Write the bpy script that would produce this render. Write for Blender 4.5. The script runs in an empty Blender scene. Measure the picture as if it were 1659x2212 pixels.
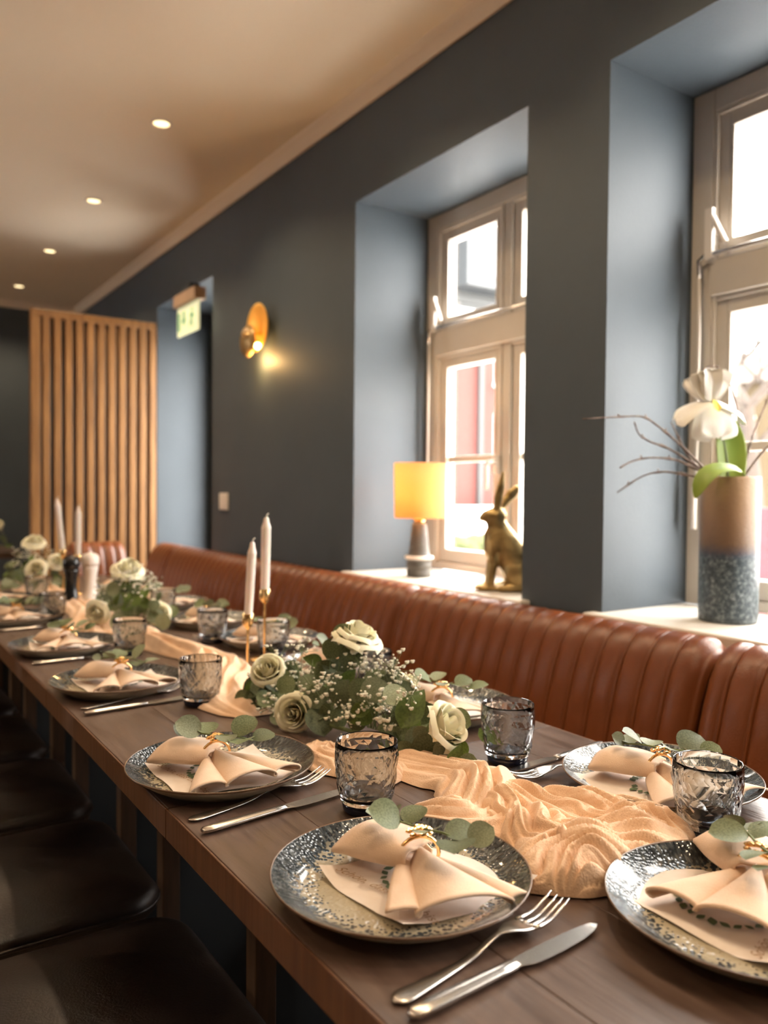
import bpy, bmesh, math, random
from mathutils import Vector, Matrix, noise as mnoise
S = bpy.context.scene
C = bpy.context.collection
PI = math.pi
R = math.radians

# ------------------------------------------------------------------ camera
YAW, PITCH, ROLL = R(33.9), R(-1.45), R(0.5)
CAMZ = 1.17
cd = bpy.data.cameras.new('camera'); cam = bpy.data.objects.new('camera', cd); C.objects.link(cam)
cd.sensor_fit = 'VERTICAL'; cd.sensor_height = 36.0; cd.lens = 36.0 * 1740 / 2212
cd.clip_start = 0.02; cd.clip_end = 300
_F = Vector((math.sin(YAW) * math.cos(PITCH), math.cos(YAW) * math.cos(PITCH), math.sin(PITCH)))
_R0 = Vector((math.cos(YAW), -math.sin(YAW), 0)); _U0 = _R0.cross(_F)
_R = _R0 * math.cos(ROLL) + _U0 * math.sin(ROLL); _U = -_R0 * math.sin(ROLL) + _U0 * math.cos(ROLL)
cam.matrix_world = Matrix(((_R.x, _U.x, -_F.x, 0), (_R.y, _U.y, -_F.y, 0), (_R.z, _U.z, -_F.z, CAMZ), (0, 0, 0, 1)))
cd.dof.use_dof = True; cd.dof.focus_distance = 1.05; cd.dof.aperture_fstop = 3.6
S.camera = cam

# ------------------------------------------------------------------ light and exposure
SKY = 29.0
SPOT_W = 38.0
w = bpy.data.worlds.new('overcast'); S.world = w; w.use_nodes = True
bg = w.node_tree.nodes['Background']; bg.inputs[0].default_value = (1.0, 0.955, 0.89, 1); bg.inputs[1].default_value = SKY
S.view_settings.view_transform = 'Standard'; S.view_settings.look = 'None'
S.view_settings.gamma = 1.0; S.view_settings.use_curve_mapping = False
S.view_settings.exposure = 0.12

def portal(y0, y1, z0, z1, x):
    l = bpy.data.lights.new('window_portal', 'AREA'); l.shape = 'RECTANGLE'
    l.size = z1 - z0; l.size_y = y1 - y0
    l.cycles.is_portal = True
    o = bpy.data.objects.new('window_portal', l); C.objects.link(o)
    o.location = (x, (y0 + y1) / 2, (z0 + z1) / 2); o.rotation_euler = (0, R(90), 0)

# ------------------------------------------------------------------ helpers
def tag(o, label=None, cat=None, group=None, kind=None):
    if label: o['label'] = label
    if cat: o['category'] = cat
    if group: o['group'] = group
    if kind: o['kind'] = kind
    return o

def thing(name, label, cat, loc=(0, 0, 0), rz=0, group=None):
    o = bpy.data.objects.new(name, None); o.empty_display_size = .05
    C.objects.link(o); o.location = loc; o.rotation_euler = (0, 0, rz)
    return tag(o, label, cat, group)

def mesh(name, v, f, smooth=True):
    m = bpy.data.meshes.new(name); m.from_pydata([tuple(p) for p in v], [], f); m.update()
    if smooth: m.polygons.foreach_set('use_smooth', [True] * len(m.polygons))
    return m

def link(name, m, mt, parent=None, loc=(0, 0, 0), rot=(0, 0, 0)):
    o = bpy.data.objects.new(name, m); C.objects.link(o)
    if mt is not None and len(m.materials) == 0: m.materials.append(mt)
    o.location = loc; o.rotation_euler = rot
    if parent is not None: o.parent = parent
    return o

def struct(name, m, mt):
    return tag(link(name, m, mt), kind='structure')

class MB:
    def __init__(s): s.v = []; s.f = []
    def add(s, v, f):
        n = len(s.v); s.v += [tuple(p) for p in v]; s.f += [tuple(i + n for i in q) for q in f]; return s
    def box(s, x0, x1, y0, y1, z0, z1):
        return s.add([(x0, y0, z0), (x1, y0, z0), (x1, y1, z0), (x0, y1, z0), (x0, y0, z1), (x1, y0, z1), (x1, y1, z1), (x0, y1, z1)],
                     [(0, 3, 2, 1), (4, 5, 6, 7), (0, 1, 5, 4), (1, 2, 6, 5), (2, 3, 7, 6), (3, 0, 4, 7)])
    def lathe(s, prof, n=32, cx=0, cy=0, cz=0):
        v = []; f = []
        for r, z in prof:
            for i in range(n):
                a = 2 * PI * i / n; v.append((cx + r * math.cos(a), cy + r * math.sin(a), cz + z))
        for j in range(len(prof) - 1):
            for i in range(n):
                f.append((j * n + i, j * n + (i + 1) % n, (j + 1) * n + (i + 1) % n, (j + 1) * n + i))
        return s.add(v, f)
    def tube(s, pts, rad, n=6, cap=True):
        pts = [Vector(p) for p in pts]; v = []; f = []
        rads = rad if isinstance(rad, (list, tuple)) else [rad] * len(pts)
        up = Vector((0.31, 0.17, 0.93))
        for k, p in enumerate(pts):
            d = (pts[min(k + 1, len(pts) - 1)] - pts[max(k - 1, 0)])
            if d.length < 1e-9: d = Vector((0, 0, 1))
            d.normalize(); a = d.cross(up)
            if a.length < .05: a = d.cross(Vector((1, 0, 0)))
            a.normalize(); b = d.cross(a)
            for i in range(n):
                t = 2 * PI * i / n; v.append(p + (a * math.cos(t) + b * math.sin(t)) * rads[k])
        for k in range(len(pts) - 1):
            for i in range(n):
                f.append((k * n + i, k * n + (i + 1) % n, (k + 1) * n + (i + 1) % n, (k + 1) * n + i))
        if cap:
            f.append(tuple(range(n))[::-1]); f.append(tuple((len(pts) - 1) * n + i for i in range(n)))
        return s.add(v, f)
    def grid(s, fn, nu, nv):
        v = [fn(i / nu, j / nv) for i in range(nu + 1) for j in range(nv + 1)]
        f = [(i * (nv + 1) + j, (i + 1) * (nv + 1) + j, (i + 1) * (nv + 1) + j + 1, i * (nv + 1) + j + 1) for i in range(nu) for j in range(nv)]
        return s.add(v, f)
    def ball(s, c, r, sc=(1, 1, 1), seg=8, ring=6):
        prof = []
        v = []; f = []
        for j in range(ring + 1):
            t = PI * j / ring
            for i in range(seg):
                a = 2 * PI * i / seg
                v.append((c[0] + r * sc[0] * math.sin(t) * math.cos(a), c[1] + r * sc[1] * math.sin(t) * math.sin(a), c[2] - r * sc[2] * math.cos(t)))
        for j in range(ring):
            for i in range(seg):
                f.append((j * seg + i, j * seg + (i + 1) % seg, (j + 1) * seg + (i + 1) % seg, (j + 1) * seg + i))
        return s.add(v, f)
    def m(s, name, smooth=True): return mesh(name, s.v, s.f, smooth)

def bevel(o, wd=.003, seg=2, ang=30):
    b = o.modifiers.new('bevel', 'BEVEL'); b.width = wd; b.segments = seg; b.limit_method = 'ANGLE'; b.angle_limit = R(ang)
    return o

def boxo(name, b, mt, parent=None, bw=.003):
    o = link(name, MB().box(*b).m(name, False), mt, parent)
    if bw: bevel(o, bw)
    return o

def slab(w, d, h, rad, edge, crown=0., n=8):
    """rounded-corner cushion, centred in x and y, from z=0 to z=h"""
    ring = []
    for (sx, sy, a0) in ((1, 1, 0), (-1, 1, 90), (-1, -1, 180), (1, -1, 270)):
        for i in range(n + 1):
            a = R(a0 + 90 * i / n); ring.append((sx * (w / 2 - rad), sy * (d / 2 - rad), math.cos(a), math.sin(a)))
    lv = [(-edge, 0)]
    for i in range(1, 6):
        a = PI / 2 * i / 5; lv.append((-edge + edge * math.sin(a), edge - edge * math.cos(a)))
    for i in range(0, 6):
        a = PI / 2 * i / 5; lv.append((-edge + edge * math.cos(a), h - crown - edge + edge * math.sin(a)))
    v = []; f = []; N = len(ring)
    for off, z in lv:
        for (x, y, ca, sa) in ring: v.append((x + (rad + off) * ca, y + (rad + off) * sa, z))
    for sc in (.8, .55, .25):
        for (x, y, ca, sa) in ring:
            v.append(((x + (rad - edge) * ca) * sc, (y + (rad - edge) * sa) * sc, h - crown * sc ** 3))
    L = len(lv) + 3
    for j in range(L - 1):
        for i in range(N): f.append((j * N + i, j * N + (i + 1) % N, (j + 1) * N + (i + 1) % N, (j + 1) * N + i))
    v.append((0, 0, h)); c = len(v) - 1
    for i in range(N): f.append(((L - 1) * N + i, (L - 1) * N + (i + 1) % N, c))
    f.append(tuple(range(N))[::-1])
    return v, f

def copy_tree(o, parent=None):
    c = o.copy(); C.objects.link(c); c.parent = parent
    for ch in list(o.children): copy_tree(ch, c)
    return c

# ------------------------------------------------------------------ materials
def P(name, col, rough=.5, metal=0., **kw):
    m = bpy.data.materials.new(name); m.use_nodes = True
    b = m.node_tree.nodes['Principled BSDF']
    b.inputs['Base Color'].default_value = (*col, 1); b.inputs['Roughness'].default_value = rough; b.inputs['Metallic'].default_value = metal
    for k, v in kw.items(): b.inputs[k.replace('_', ' ')].default_value = v
    return m

def nd(m, t, **kw):
    n = m.node_tree.nodes.new(t)
    for k, v in kw.items():
        if k in ('operation', 'blend_type', 'data_type', 'noise_dimensions', 'feature', 'distance', 'wave_type', 'bands_direction', 'offset'): setattr(n, k, v)
        else: n.inputs[k].default_value = v
    return n

def ln(m, a, b): m.node_tree.links.new(a, b)
def bsdf(m): return m.node_tree.nodes['Principled BSDF']

def ramp(m, fac, stops):
    r = m.node_tree.nodes.new('ShaderNodeValToRGB'); e = r.color_ramp.elements
    while len(e) < len(stops): e.new(.5)
    for i, (p, c) in enumerate(stops): e[i].position = p; e[i].color = (*c, 1) if len(c) == 3 else c
    ln(m, fac, r.inputs[0]); return r.outputs[0]

def coords(m, scale=(1, 1, 1), kind='Object'):
    t = nd(m, 'ShaderNodeTexCoord'); mp = nd(m, 'ShaderNodeMapping'); mp.inputs['Scale'].default_value = scale
    ln(m, t.outputs[kind], mp.inputs[0]); return mp.outputs[0]

def noisy(m, c0, c1, scale=8, sc=(1, 1, 1), detail=4, lo=.35, hi=.65, bump=0., bscale=None, rough=None, kind='Object', bdist=.01):
    v = coords(m, sc, kind); n = nd(m, 'ShaderNodeTexNoise', Scale=scale, Detail=detail); ln(m, v, n.inputs['Vector'])
    ln(m, ramp(m, n.outputs['Fac'], [(lo, c0), (hi, c1)]), bsdf(m).inputs['Base Color'])
    if rough: ln(m, ramp(m, n.outputs['Fac'], [(lo, (rough[0],) * 3), (hi, (rough[1],) * 3)]), bsdf(m).inputs['Roughness'])
    if bump:
        n2 = n
        if bscale: n2 = nd(m, 'ShaderNodeTexNoise', Scale=bscale, Detail=3); ln(m, v, n2.inputs['Vector'])
        bp = nd(m, 'ShaderNodeBump', Strength=bump, Distance=bdist); ln(m, n2.outputs['Fac'], bp.inputs['Height']); ln(m, bp.outputs[0], bsdf(m).inputs['Normal'])
    return m

wall_paint = noisy(P('wall_paint', (.05, .07, .09), .62), (.054, .071, .088), (.060, .078, .096), 3, bump=.05, bscale=90)
ceil_paint = noisy(P('ceiling_paint', (.8, .7, .58), .85), (.84, .74, .595), (.87, .77, .625), 1.2)
trim_paint = P('cornice_paint', (.82, .72, .60), .6)
plain_paint = noisy(P('far_wall_paint', (.5, .42, .35), .8), (.50, .43, .36), (.54, .46, .38), 2)
frame_paint = noisy(P('window_paint', (.78, .74, .68), .4), (.56, .505, .44), (.60, .545, .475), 6)
sill_paint = noisy(P('sill_paint', (.8, .77, .72), .35), (.68, .64, .58), (.74, .70, .64), 4)
floor_m = noisy(P('oak_floor', (.2, .12, .06), .45), (.24, .145, .075), (.40, .255, .135), 7, (6, .6, 6), 6, bump=.1)
table_m = noisy(P('dark_stained_wood', (.1, .06, .04), .38), (.070, .041, .030), (.125, .078, .058), 9, (9, .9, 9), 8, .3, .7, bump=.12, rough=(.30, .46))
leg_m = noisy(P('table_leg_wood', (.03, .018, .012), .5), (.050, .028, .017), (.080, .046, .028), 9, (9, 9, .9), 8)
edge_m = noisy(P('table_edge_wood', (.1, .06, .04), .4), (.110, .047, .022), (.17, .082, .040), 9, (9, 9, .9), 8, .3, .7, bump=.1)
black_wood = P('black_panel', (.022, .026, .030), .5)
leather = noisy(P('cognac_leather', (.25, .075, .03), .36), (.150, .040, .0105), (.215, .064, .018), 5, detail=6, bump=.12, bscale=220, rough=(.30, .44))
seat_leather = noisy(P('dark_seat_leather', (.02, .013, .011), .36), (.016, .0105, .009), (.030, .0195, .0155), 6, bump=.08, bscale=260, rough=(.30, .42))
slat_m = noisy(P('larch_slat', (.4, .2, .08), .5), (.19, .088, .026), (.32, .158, .052), 5, (8, 8, .8), 6, .3, .7)
brass = noisy(P('brass', (.83, .55, .25), .22, 1.), (.80, .50, .20), (.88, .62, .30), 30, rough=(.16, .28))
gold = P('gold_ring', (.95, .62, .28), .18, 1.)
steel = noisy(P('steel', (.62, .58, .54), .24, 1.), (.60, .56, .52), (.64, .60, .56), 6)
chrome = P('chrome', (.5, .48, .46), .25, 1.)
candle_m = P('candle_wax', (.86, .78, .72), .45, Subsurface_Weight=.15)
wick_m = P('wick', (.75, .70, .62), .8)
linen = noisy(P('peach_linen', (.80, .58, .42), .85, Sheen_Weight=.25), (.77, .55, .39), (.84, .63, .47), 30, bump=.25, bscale=700, bdist=.002)
gauze_m = noisy(P('gauze', (.78, .52, .30), .9, Sheen_Weight=.3), (.74, .48, .30), (.84, .59, .40), 22, bump=.35, bscale=420, bdist=.003)
paper = noisy(P('paper', (.85, .76, .70), .8), (.84, .745, .685), (.88, .80, .75), 60, bump=.1, bscale=500, bdist=.001)
ink_brown = P('brown_print', (.42, .27, .15), .8)
ink_green = P('green_print', (.10, .155, .085), .8)
euca = noisy(P('eucalyptus_leaf', (.14, .2, .12), .55), (.105, .138, .055), (.205, .245, .115), 18, detail=3)
euca_pale = noisy(P('eucalyptus_pale', (.25, .3, .22), .55), (.21, .24, .13), (.33, .365, .23), 18, detail=3)
green_leaf = noisy(P('fresh_leaf', (.1, .17, .03), .4), (.095, .158, .026), (.18, .27, .055), 14, detail=3)
stem_m = P('green_stem', (.15, .19, .07), .6)
def vary(m, lo, hi):
    b_ = bsdf(m).inputs['Base Color']; src = b_.links[0].from_socket
    oi = nd(m, 'ShaderNodeObjectInfo'); k = ramp(m, oi.outputs['Random'], [(0, (lo,) * 3), (1, (hi,) * 3)])
    mx = nd(m, 'ShaderNodeMix', data_type='RGBA', blend_type='MULTIPLY'); mx.inputs[0].default_value = 1.0
    ln(m, src, mx.inputs[6]); ln(m, k, mx.inputs[7]); ln(m, mx.outputs[2], b_)
for _m in (euca, euca_pale, green_leaf): vary(_m, .55, 1.0)
petal_m = noisy(P('rose_petal', (.86, .82, .58), .55, Subsurface_Weight=.12, Subsurface_Radius=(.01, .008, .004)), (.88, .84, .60), (.93, .91, .76), 14)
blossom_m = P('gypsophila', (.86, .84, .72), .7)
black_gloss = P('black_lacquer', (.012, .012, .013), .18)
white_lac = P('white_lacquer', (.80, .72, .66), .3)
white_plastic = P('white_plastic', (.8, .74, .68), .4)
twig_m = noisy(P('twig', (.14, .09, .07), .8), (.10, .065, .05), (.22, .16, .13), 60)
iris_m = noisy(P('iris_petal', (.88, .86, .80), .6, Subsurface_Weight=.1, Subsurface_Radius=(.01, .01, .008)), (.86, .84, .76), (.92, .90, .86), 20)
iris_y = P('iris_beard', (.80, .66, .12), .6)
tulip_leaf = noisy(P('iris_leaf', (.2, .3, .03), .45), (.17, .26, .03), (.29, .37, .06), 10, (1, 1, .3))
bronze = noisy(P('antique_bronze', (.35, .25, .1), .38, .85), (.22, .155, .065), (.52, .37, .16), 22, detail=5, bump=.3, bscale=60, rough=(.30, .5))
lamp_clay = noisy(P('lamp_clay', (.09, .085, .075), .55), (.075, .07, .062), (.13, .12, .105), 30)

def tinted(name, col, rough=0.0):
    m = P(name, col, rough); b = bsdf(m); b.inputs['Transmission Weight'].default_value = 1.0; b.inputs['IOR'].default_value = 1.45
    return m
glass_body = tinted('smoked_glass', (.72, .765, .80))
glass_base = P('smoked_glass_base', (.010, .013, .032), .06, Transmission_Weight=.25)

def pane_mat():
    m = bpy.data.materials.new('window_glass'); m.use_nodes = True; t = m.node_tree; t.nodes.clear()
    o = t.nodes.new('ShaderNodeOutputMaterial'); a = t.nodes.new('ShaderNodeBsdfTransparent'); g = t.nodes.new('ShaderNodeBsdfGlossy'); g.inputs['Roughness'].default_value = .02
    x = t.nodes.new('ShaderNodeMixShader'); x.inputs[0].default_value = .06
    t.links.new(a.outputs[0], x.inputs[1]); t.links.new(g.outputs[0], x.inputs[2]); t.links.new(x.outputs[0], o.inputs[0]); return m
pane_m = pane_mat()

def emit(name, col, s):
    m = P(name, col, .5); b = bsdf(m); b.inputs['Emission Color'].default_value = (*col, 1); b.inputs['Emission Strength'].default_value = s; return m

def plate_mat():
    m = P('speckled_glaze', (.5, .45, .35), .13, Coat_Weight=.5, Coat_Roughness=.06)
    t = nd(m, 'ShaderNodeTexCoord'); sp = nd(m, 'ShaderNodeSeparateXYZ'); ln(m, t.outputs['Object'], sp.inputs[0])
    cmb = nd(m, 'ShaderNodeCombineXYZ'); ln(m, sp.outputs[0], cmb.inputs[0]); ln(m, sp.outputs[1], cmb.inputs[1])
    le = nd(m, 'ShaderNodeVectorMath', operation='LENGTH'); ln(m, cmb.outputs[0], le.inputs[0])
    rad = nd(m, 'ShaderNodeMath', operation='DIVIDE'); ln(m, le.outputs['Value'], rad.inputs[0]); rad.inputs[1].default_value = .136
    at = nd(m, 'ShaderNodeMath', operation='ARCTAN2'); ln(m, sp.outputs[1], at.inputs[0]); ln(m, sp.outputs[0], at.inputs[1])
    # base wobble of the radius
    n0 = nd(m, 'ShaderNodeTexNoise', Scale=26, Detail=4); ln(m, t.outputs['Object'], n0.inputs['Vector'])
    ms = nd(m, 'ShaderNodeMath', operation='MULTIPLY_ADD'); ln(m, n0.outputs['Fac'], ms.inputs[0]); ms.inputs[1].default_value = .22; ln(m, rad.outputs[0], ms.inputs[2])
    # specks
    vo = nd(m, 'ShaderNodeTexVoronoi', Scale=210); ln(m, t.outputs['Object'], vo.inputs['Vector'])
    n1 = nd(m, 'ShaderNodeTexNoise', Scale=70, Detail=3); ln(m, t.outputs['Object'], n1.inputs['Vector'])
    dens = ramp(m, ms.outputs[0], [(.62, (.0,) * 3), (.80, (.42,) * 3), (.97, (.75,) * 3)])
    su = nd(m, 'ShaderNodeMath', operation='SUBTRACT'); ln(m, dens, su.inputs[0]); ln(m, vo.outputs['Distance'], su.inputs[1])
    su2 = nd(m, 'ShaderNodeMath', operation='MULTIPLY_ADD'); ln(m, n1.outputs['Fac'], su2.inputs[0]); su2.inputs[1].default_value = .5; ln(m, su.outputs[0], su2.inputs[2])
    speck = ramp(m, su2.outputs[0], [(.20, (0,) * 3), (.30, (1,) * 3)])
    mix = nd(m, 'ShaderNodeMix', data_type='RGBA'); ln(m, speck, mix.inputs[0])
    mix.inputs[6].default_value = (.50, .44, .32, 1); mix.inputs[7].default_value = (.030, .050, .070, 1)
    # streaked dark rim in polar coordinates
    pc = nd(m, 'ShaderNodeCombineXYZ'); ln(m, at.outputs[0], pc.inputs[0]); ln(m, rad.outputs[0], pc.inputs[1])
    mp = nd(m, 'ShaderNodeMapping'); mp.inputs['Scale'].default_value = (19, 7, 1); ln(m, pc.outputs[0], mp.inputs[0])
    ns = nd(m, 'ShaderNodeTexNoise', Scale=1.6, Detail=5); ln(m, mp.outputs[0], ns.inputs['Vector'])
    streak = ramp(m, ns.outputs['Fac'], [(.38, (.012, .015, .018)), (.54, (.046, .053, .056)), (.70, (.17, .177, .163))])
    rimf = ramp(m, ms.outputs[0], [(.83, (0,) * 3), (1.0, (1,) * 3)])
    mix2 = nd(m, 'ShaderNodeMix', data_type='RGBA'); ln(m, rimf, mix2.inputs[0]); ln(m, mix.outputs[2], mix2.inputs[6]); ln(m, streak, mix2.inputs[7])
    # cream underside
    geo = nd(m, 'ShaderNodeNewGeometry')
    ln(m, mix2.outputs[2], bsdf(m).inputs['Base Color'])
    bp = nd(m, 'ShaderNodeBump', Strength=.35, Distance=.002); ln(m, vo.outputs['Distance'], bp.inputs['Height']); ln(m, bp.outputs[0], bsdf(m).inputs['Normal'])
    return m
glaze = plate_mat()
glaze_out = noisy(P('cream_glaze', (.55, .50, .40), .3), (.50, .45, .35), (.60, .55, .45), 12)
glaze_rim = P('brown_rim_glaze', (.16, .10, .065), .2)

def brick_mat(name, c1, c2, mortar, s):
    m = P(name, c1, .9); v = coords(m)
    sp = nd(m, 'ShaderNodeSeparateXYZ'); ln(m, v, sp.inputs[0]); ad = nd(m, 'ShaderNodeMath', operation='ADD'); ln(m, sp.outputs[0], ad.inputs[0]); ln(m, sp.outputs[1], ad.inputs[1])
    cb = nd(m, 'ShaderNodeCombineXYZ'); ln(m, ad.outputs[0], cb.inputs[0]); ln(m, sp.outputs[2], cb.inputs[1])
    b = nd(m, 'ShaderNodeTexBrick', Scale=s); b.inputs['Color1'].default_value = (*c1, 1); b.inputs['Color2'].default_value = (*c2, 1); b.inputs['Mortar'].default_value = (*mortar, 1)
    ln(m, cb.outputs[0], b.inputs['Vector']); ln(m, b.outputs[0], bsdf(m).inputs['Base Color']); return m

# ================================================================== the room
WX, WO = 1.70, 2.06             # room face of the window wall, inner face of the windows
HC = 2.72
NI = [(-.79, .18), (.50, 1.47), (1.78, 2.75)]
SILL, NTOP = .85, 2.32
DOOR = (4.24, 5.18)
XL, YF, YB = -4.2, -3.6, 7.3
WE = WO + .10
b = MB(); ys = [YF - .2]
for a, c in NI + [DOOR]: ys += [a, c]
ys.append(YB + .2)
for i in range(0, len(ys), 2): b.box(WX, WE, ys[i], ys[i + 1], 0, HC)
for a, c in NI:
    b.box(WX, WE, a, c, 0, SILL - .04); b.box(WX, WE, a, c, NTOP, HC)
b.box(WX, WE, DOOR[0], DOOR[1], 2.35, HC)
struct('wall_window', b.m('wall_window', False), wall_paint)
struct('wall_back', MB().box(XL, WX, YB, YB + .2, 0, HC).m('wb', False), wall_paint)
ADDED_WIN = [(5.4, 6.2)]  # opening for an added, unseen window that brightens the far ceiling
b = MB(); ys = [YF - .2] + [q_ for p_ in ADDED_WIN for q_ in p_] + [YB + .2]
for i in range(0, len(ys), 2): b.box(XL - .2, XL, ys[i], ys[i + 1], 0, HC)
for a, c in ADDED_WIN: b.box(XL - .2, XL, a, c, 0, .9); b.box(XL - .2, XL, a, c, 2.3, HC)
struct('wall_left', b.m('wl', False), plain_paint)
struct('wall_front', MB().box(XL, WX, YF - .2, YF, 0, HC).m('wf', False), plain_paint)
struct('ceiling', MB().box(XL - .2, WE, YF - .2, YB + .2, HC, HC + .12).m('c', False), ceil_paint)
fl = struct('floor', MB().box(XL - .2, WE, YF - .2, YB + .2, -.12, -.003).m('f', False), floor_m)
rnd = random.Random(4)
pm = MB().box(-.079, .079, -.598, .598, -.02, 0).m('plank', False); pm.materials.append(floor_m)
for i in range(15):
    for j in range(6):
        o = link('plank', pm, None, fl, (-.62 + .16 * i, -1.0 + 1.2 * j + (i % 3) * .4, 0)); bevel(o, .0015, 1)
def cornice(name, pts, n):
    prof = [(0, 0), (0, -.055), (.012, -.058), (.018, -.045), (.03, -.02), (.045, -.008), (.05, 0)]
    v = []; f = []
    for p in pts:
        for a, z in prof: v.append((p[0] + n[0] * a, p[1] + n[1] * a, HC + z))
    k = len(prof)
    f = [(i, i + 1, k + i + 1, k + i) for i in range(k - 1)]
    struct(name, mesh(name, v, f, False), trim_paint)
cornice('trim_1', [(WX, YF), (WX, YB)], (-1, 0)); cornice('trim_2', [(XL, YB), (WX, YB)], (0, -1))

# ---- windows
def window(n, y0, y1):
    root = thing('window_%d' % n, None, None, (WO, 0, 0)); tag(root, kind='structure')
    Z0, Z1 = SILL, NTOP; T0, T1 = 1.733, 1.836; ym = (y0 + y1) / 2; X0, X1 = 0.0, .085
    def bx(name, *q, par=root, bw=.004, mt=frame_paint): return boxo(name, q, mt, par, bw)
    bx('frame', X0, X1, y0, y0 + .068, Z0, Z1); bx('frame', X0, X1, y1 - .068, y1, Z0, Z1)
    bx('frame', X0, X1, y0 + .068, y1 - .068, Z1 - .065, Z1); bx('frame', X0, X1, y0 + .068, y1 - .068, Z0, Z0 + .03)
    bx('transom', X0 - .012, X1, y0 + .068, y1 - .068, T0, T1)
    bx('mullion', X0 + .006, X1, ym - .018, ym + .018, T1, Z1 - .065); bx('mullion', X0 + .006, X1, ym - .018, ym + .018, Z0 + .03, T0)
    for (a, c) in ((y0 + .068, ym - .018), (ym + .018, y1 - .068)):
        for (z0, z1) in ((T1, Z1 - .065), (Z0 + .03, T0)):
            s = .042
            sx0, sx1 = .014, .066
            m = MB().box(sx0, sx1, a, a + s, z0, z1).box(sx0, sx1, c - s, c, z0, z1).box(sx0, sx1, a + s, c - s, z0, z0 + .055).box(sx0, sx1, a + s, c - s, z1 - .05, z1)
            # raised bead round the sash
            m.box(sx0 - .012, sx0, a, a + .012, z0, z1).box(sx0 - .012, sx0, c - .012, c, z0, z1).box(sx0 - .012, sx0, a + .012, c - .012, z1 - .012, z1)
            m.box(sx0 + .0, sx0 + .03, a + s, a + s + .012, z0 + .055, z1 - .05).box(sx0 + .0, sx0 + .03, c - s - .012, c - s, z0 + .055, z1 - .05)
            so = link('sash', m.m('sash', False), frame_paint, root); bevel(so, .003)
            link('pane', MB().box(.040, .044, a + s, c - s, z0 + .055, z1 - .05).m('pane', False), pane_m, so)
            if z0 < T0: boxo('glazing_bar', (.026, .058, a + s, c - s, 1.292, 1.318), frame_paint, so, .003)
    boxo('sill', (-.40, .0, y0 - .035, y1 + .035, SILL - .04, SILL - .001), sill_paint, root, .006)
    # handle on the middle stile
    h = MB(); h.box(-.012, .004, ym + .02, ym + .05, 1.24, 1.31).tube([(-.014, ym + .035, 1.285), (-.045, ym + .035, 1.285), (-.05, ym + .035, 1.27), (-.05, ym + .035, 1.18)], .008, 8)
    link('handle', h.m('handle'), white_plastic, root)
    # fanlight opener: white lever, rod along the transom, pull rod on the casing
    yl = y1 - .075
    k = MB().box(-.03, -.016, yl - .012, yl + .012, T1 + .0, T1 + .14).tube([(-.022, yl - .006, T1 + .12), (-.03, yl - .055, T1 + .03)], .009, 8)
    link('opener_lever', k.m('lever', False), white_plastic, root)
    k = MB().tube([(-.022, y1 - .045, T1 - .05), (-.024, y1 - .043, T1 + .0), (-.022, y1 - .06, T1 + .012), (-.020, y0 + .1, T1 + .012)], .0065, 8)
    link('opener_bar', k.m('bar'), chrome, root)
    k = MB().tube([(-.024, y1 - .045, T1 - .04), (-.027, y1 - .05, T1 - .2), (-.027, y1 - .048, 1.20)], .0045, 8).tube([(-.027, y1 - .048, 1.20), (-.03, y1 - .045, 1.185), (-.03, y1 - .045, 1.07)], .0085, 8)
    link('pull_rod', k.m('rod'), white_plastic, root)
    portal(y0 + .1, y1 - .1, Z0 + .06, Z1 - .1, WO + .12)
for i, (a, c) in enumerate(NI): window(i + 1, a, c)

for k, (a, c) in enumerate(ADDED_WIN):  # made-up window unit in the left wall, lets in fill daylight
    root = tag(thing('window_%d' % (4 + k), None, None, (XL - .12, 0, 0)), kind='structure'); m_ = (a + c) / 2
    for q_ in ((0, .06, a, a + .08, .9, 2.3), (0, .06, c - .08, c, .9, 2.3), (0, .06, a + .08, c - .08, .9, .98), (0, .06, a + .08, c - .08, 2.22, 2.3), (0, .06, m_ - .04, m_ + .04, .98, 2.22)): boxo('frame', q_, frame_paint, root)
    link('pane', MB().box(.025, .03, a + .08, c - .08, .98, 2.22).m('pane', False), pane_m, root)
    portal(a + .05, c - .05, .95, 2.25, XL - .16); bpy.context.collection.objects[-1].rotation_euler = (0, R(-90), 0)
# door at the end of the wall
dr = tag(thing('door_1', None, None, (WO, 0, 0)), kind='structure')
for q in ((0, .08, DOOR[0], DOOR[0] + .18, 0, 2.35), (0, .08, DOOR[1] - .18, DOOR[1], 0, 2.35), (0, .08, DOOR[0] + .18, DOOR[1] - .18, 2.1, 2.35), (0, .08, DOOR[0] + .18, DOOR[1] - .18, 0, .7)):
    boxo('door_frame', q, black_wood, dr)
link('pane', MB().box(.03, .036, DOOR[0] + .18, DOOR[1] - .18, .7, 2.1).m('pane', False), pane_m, dr)
portal(DOOR[0] + .18, DOOR[1] - .18, 1.0, 2.1, WO + .12)

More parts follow.
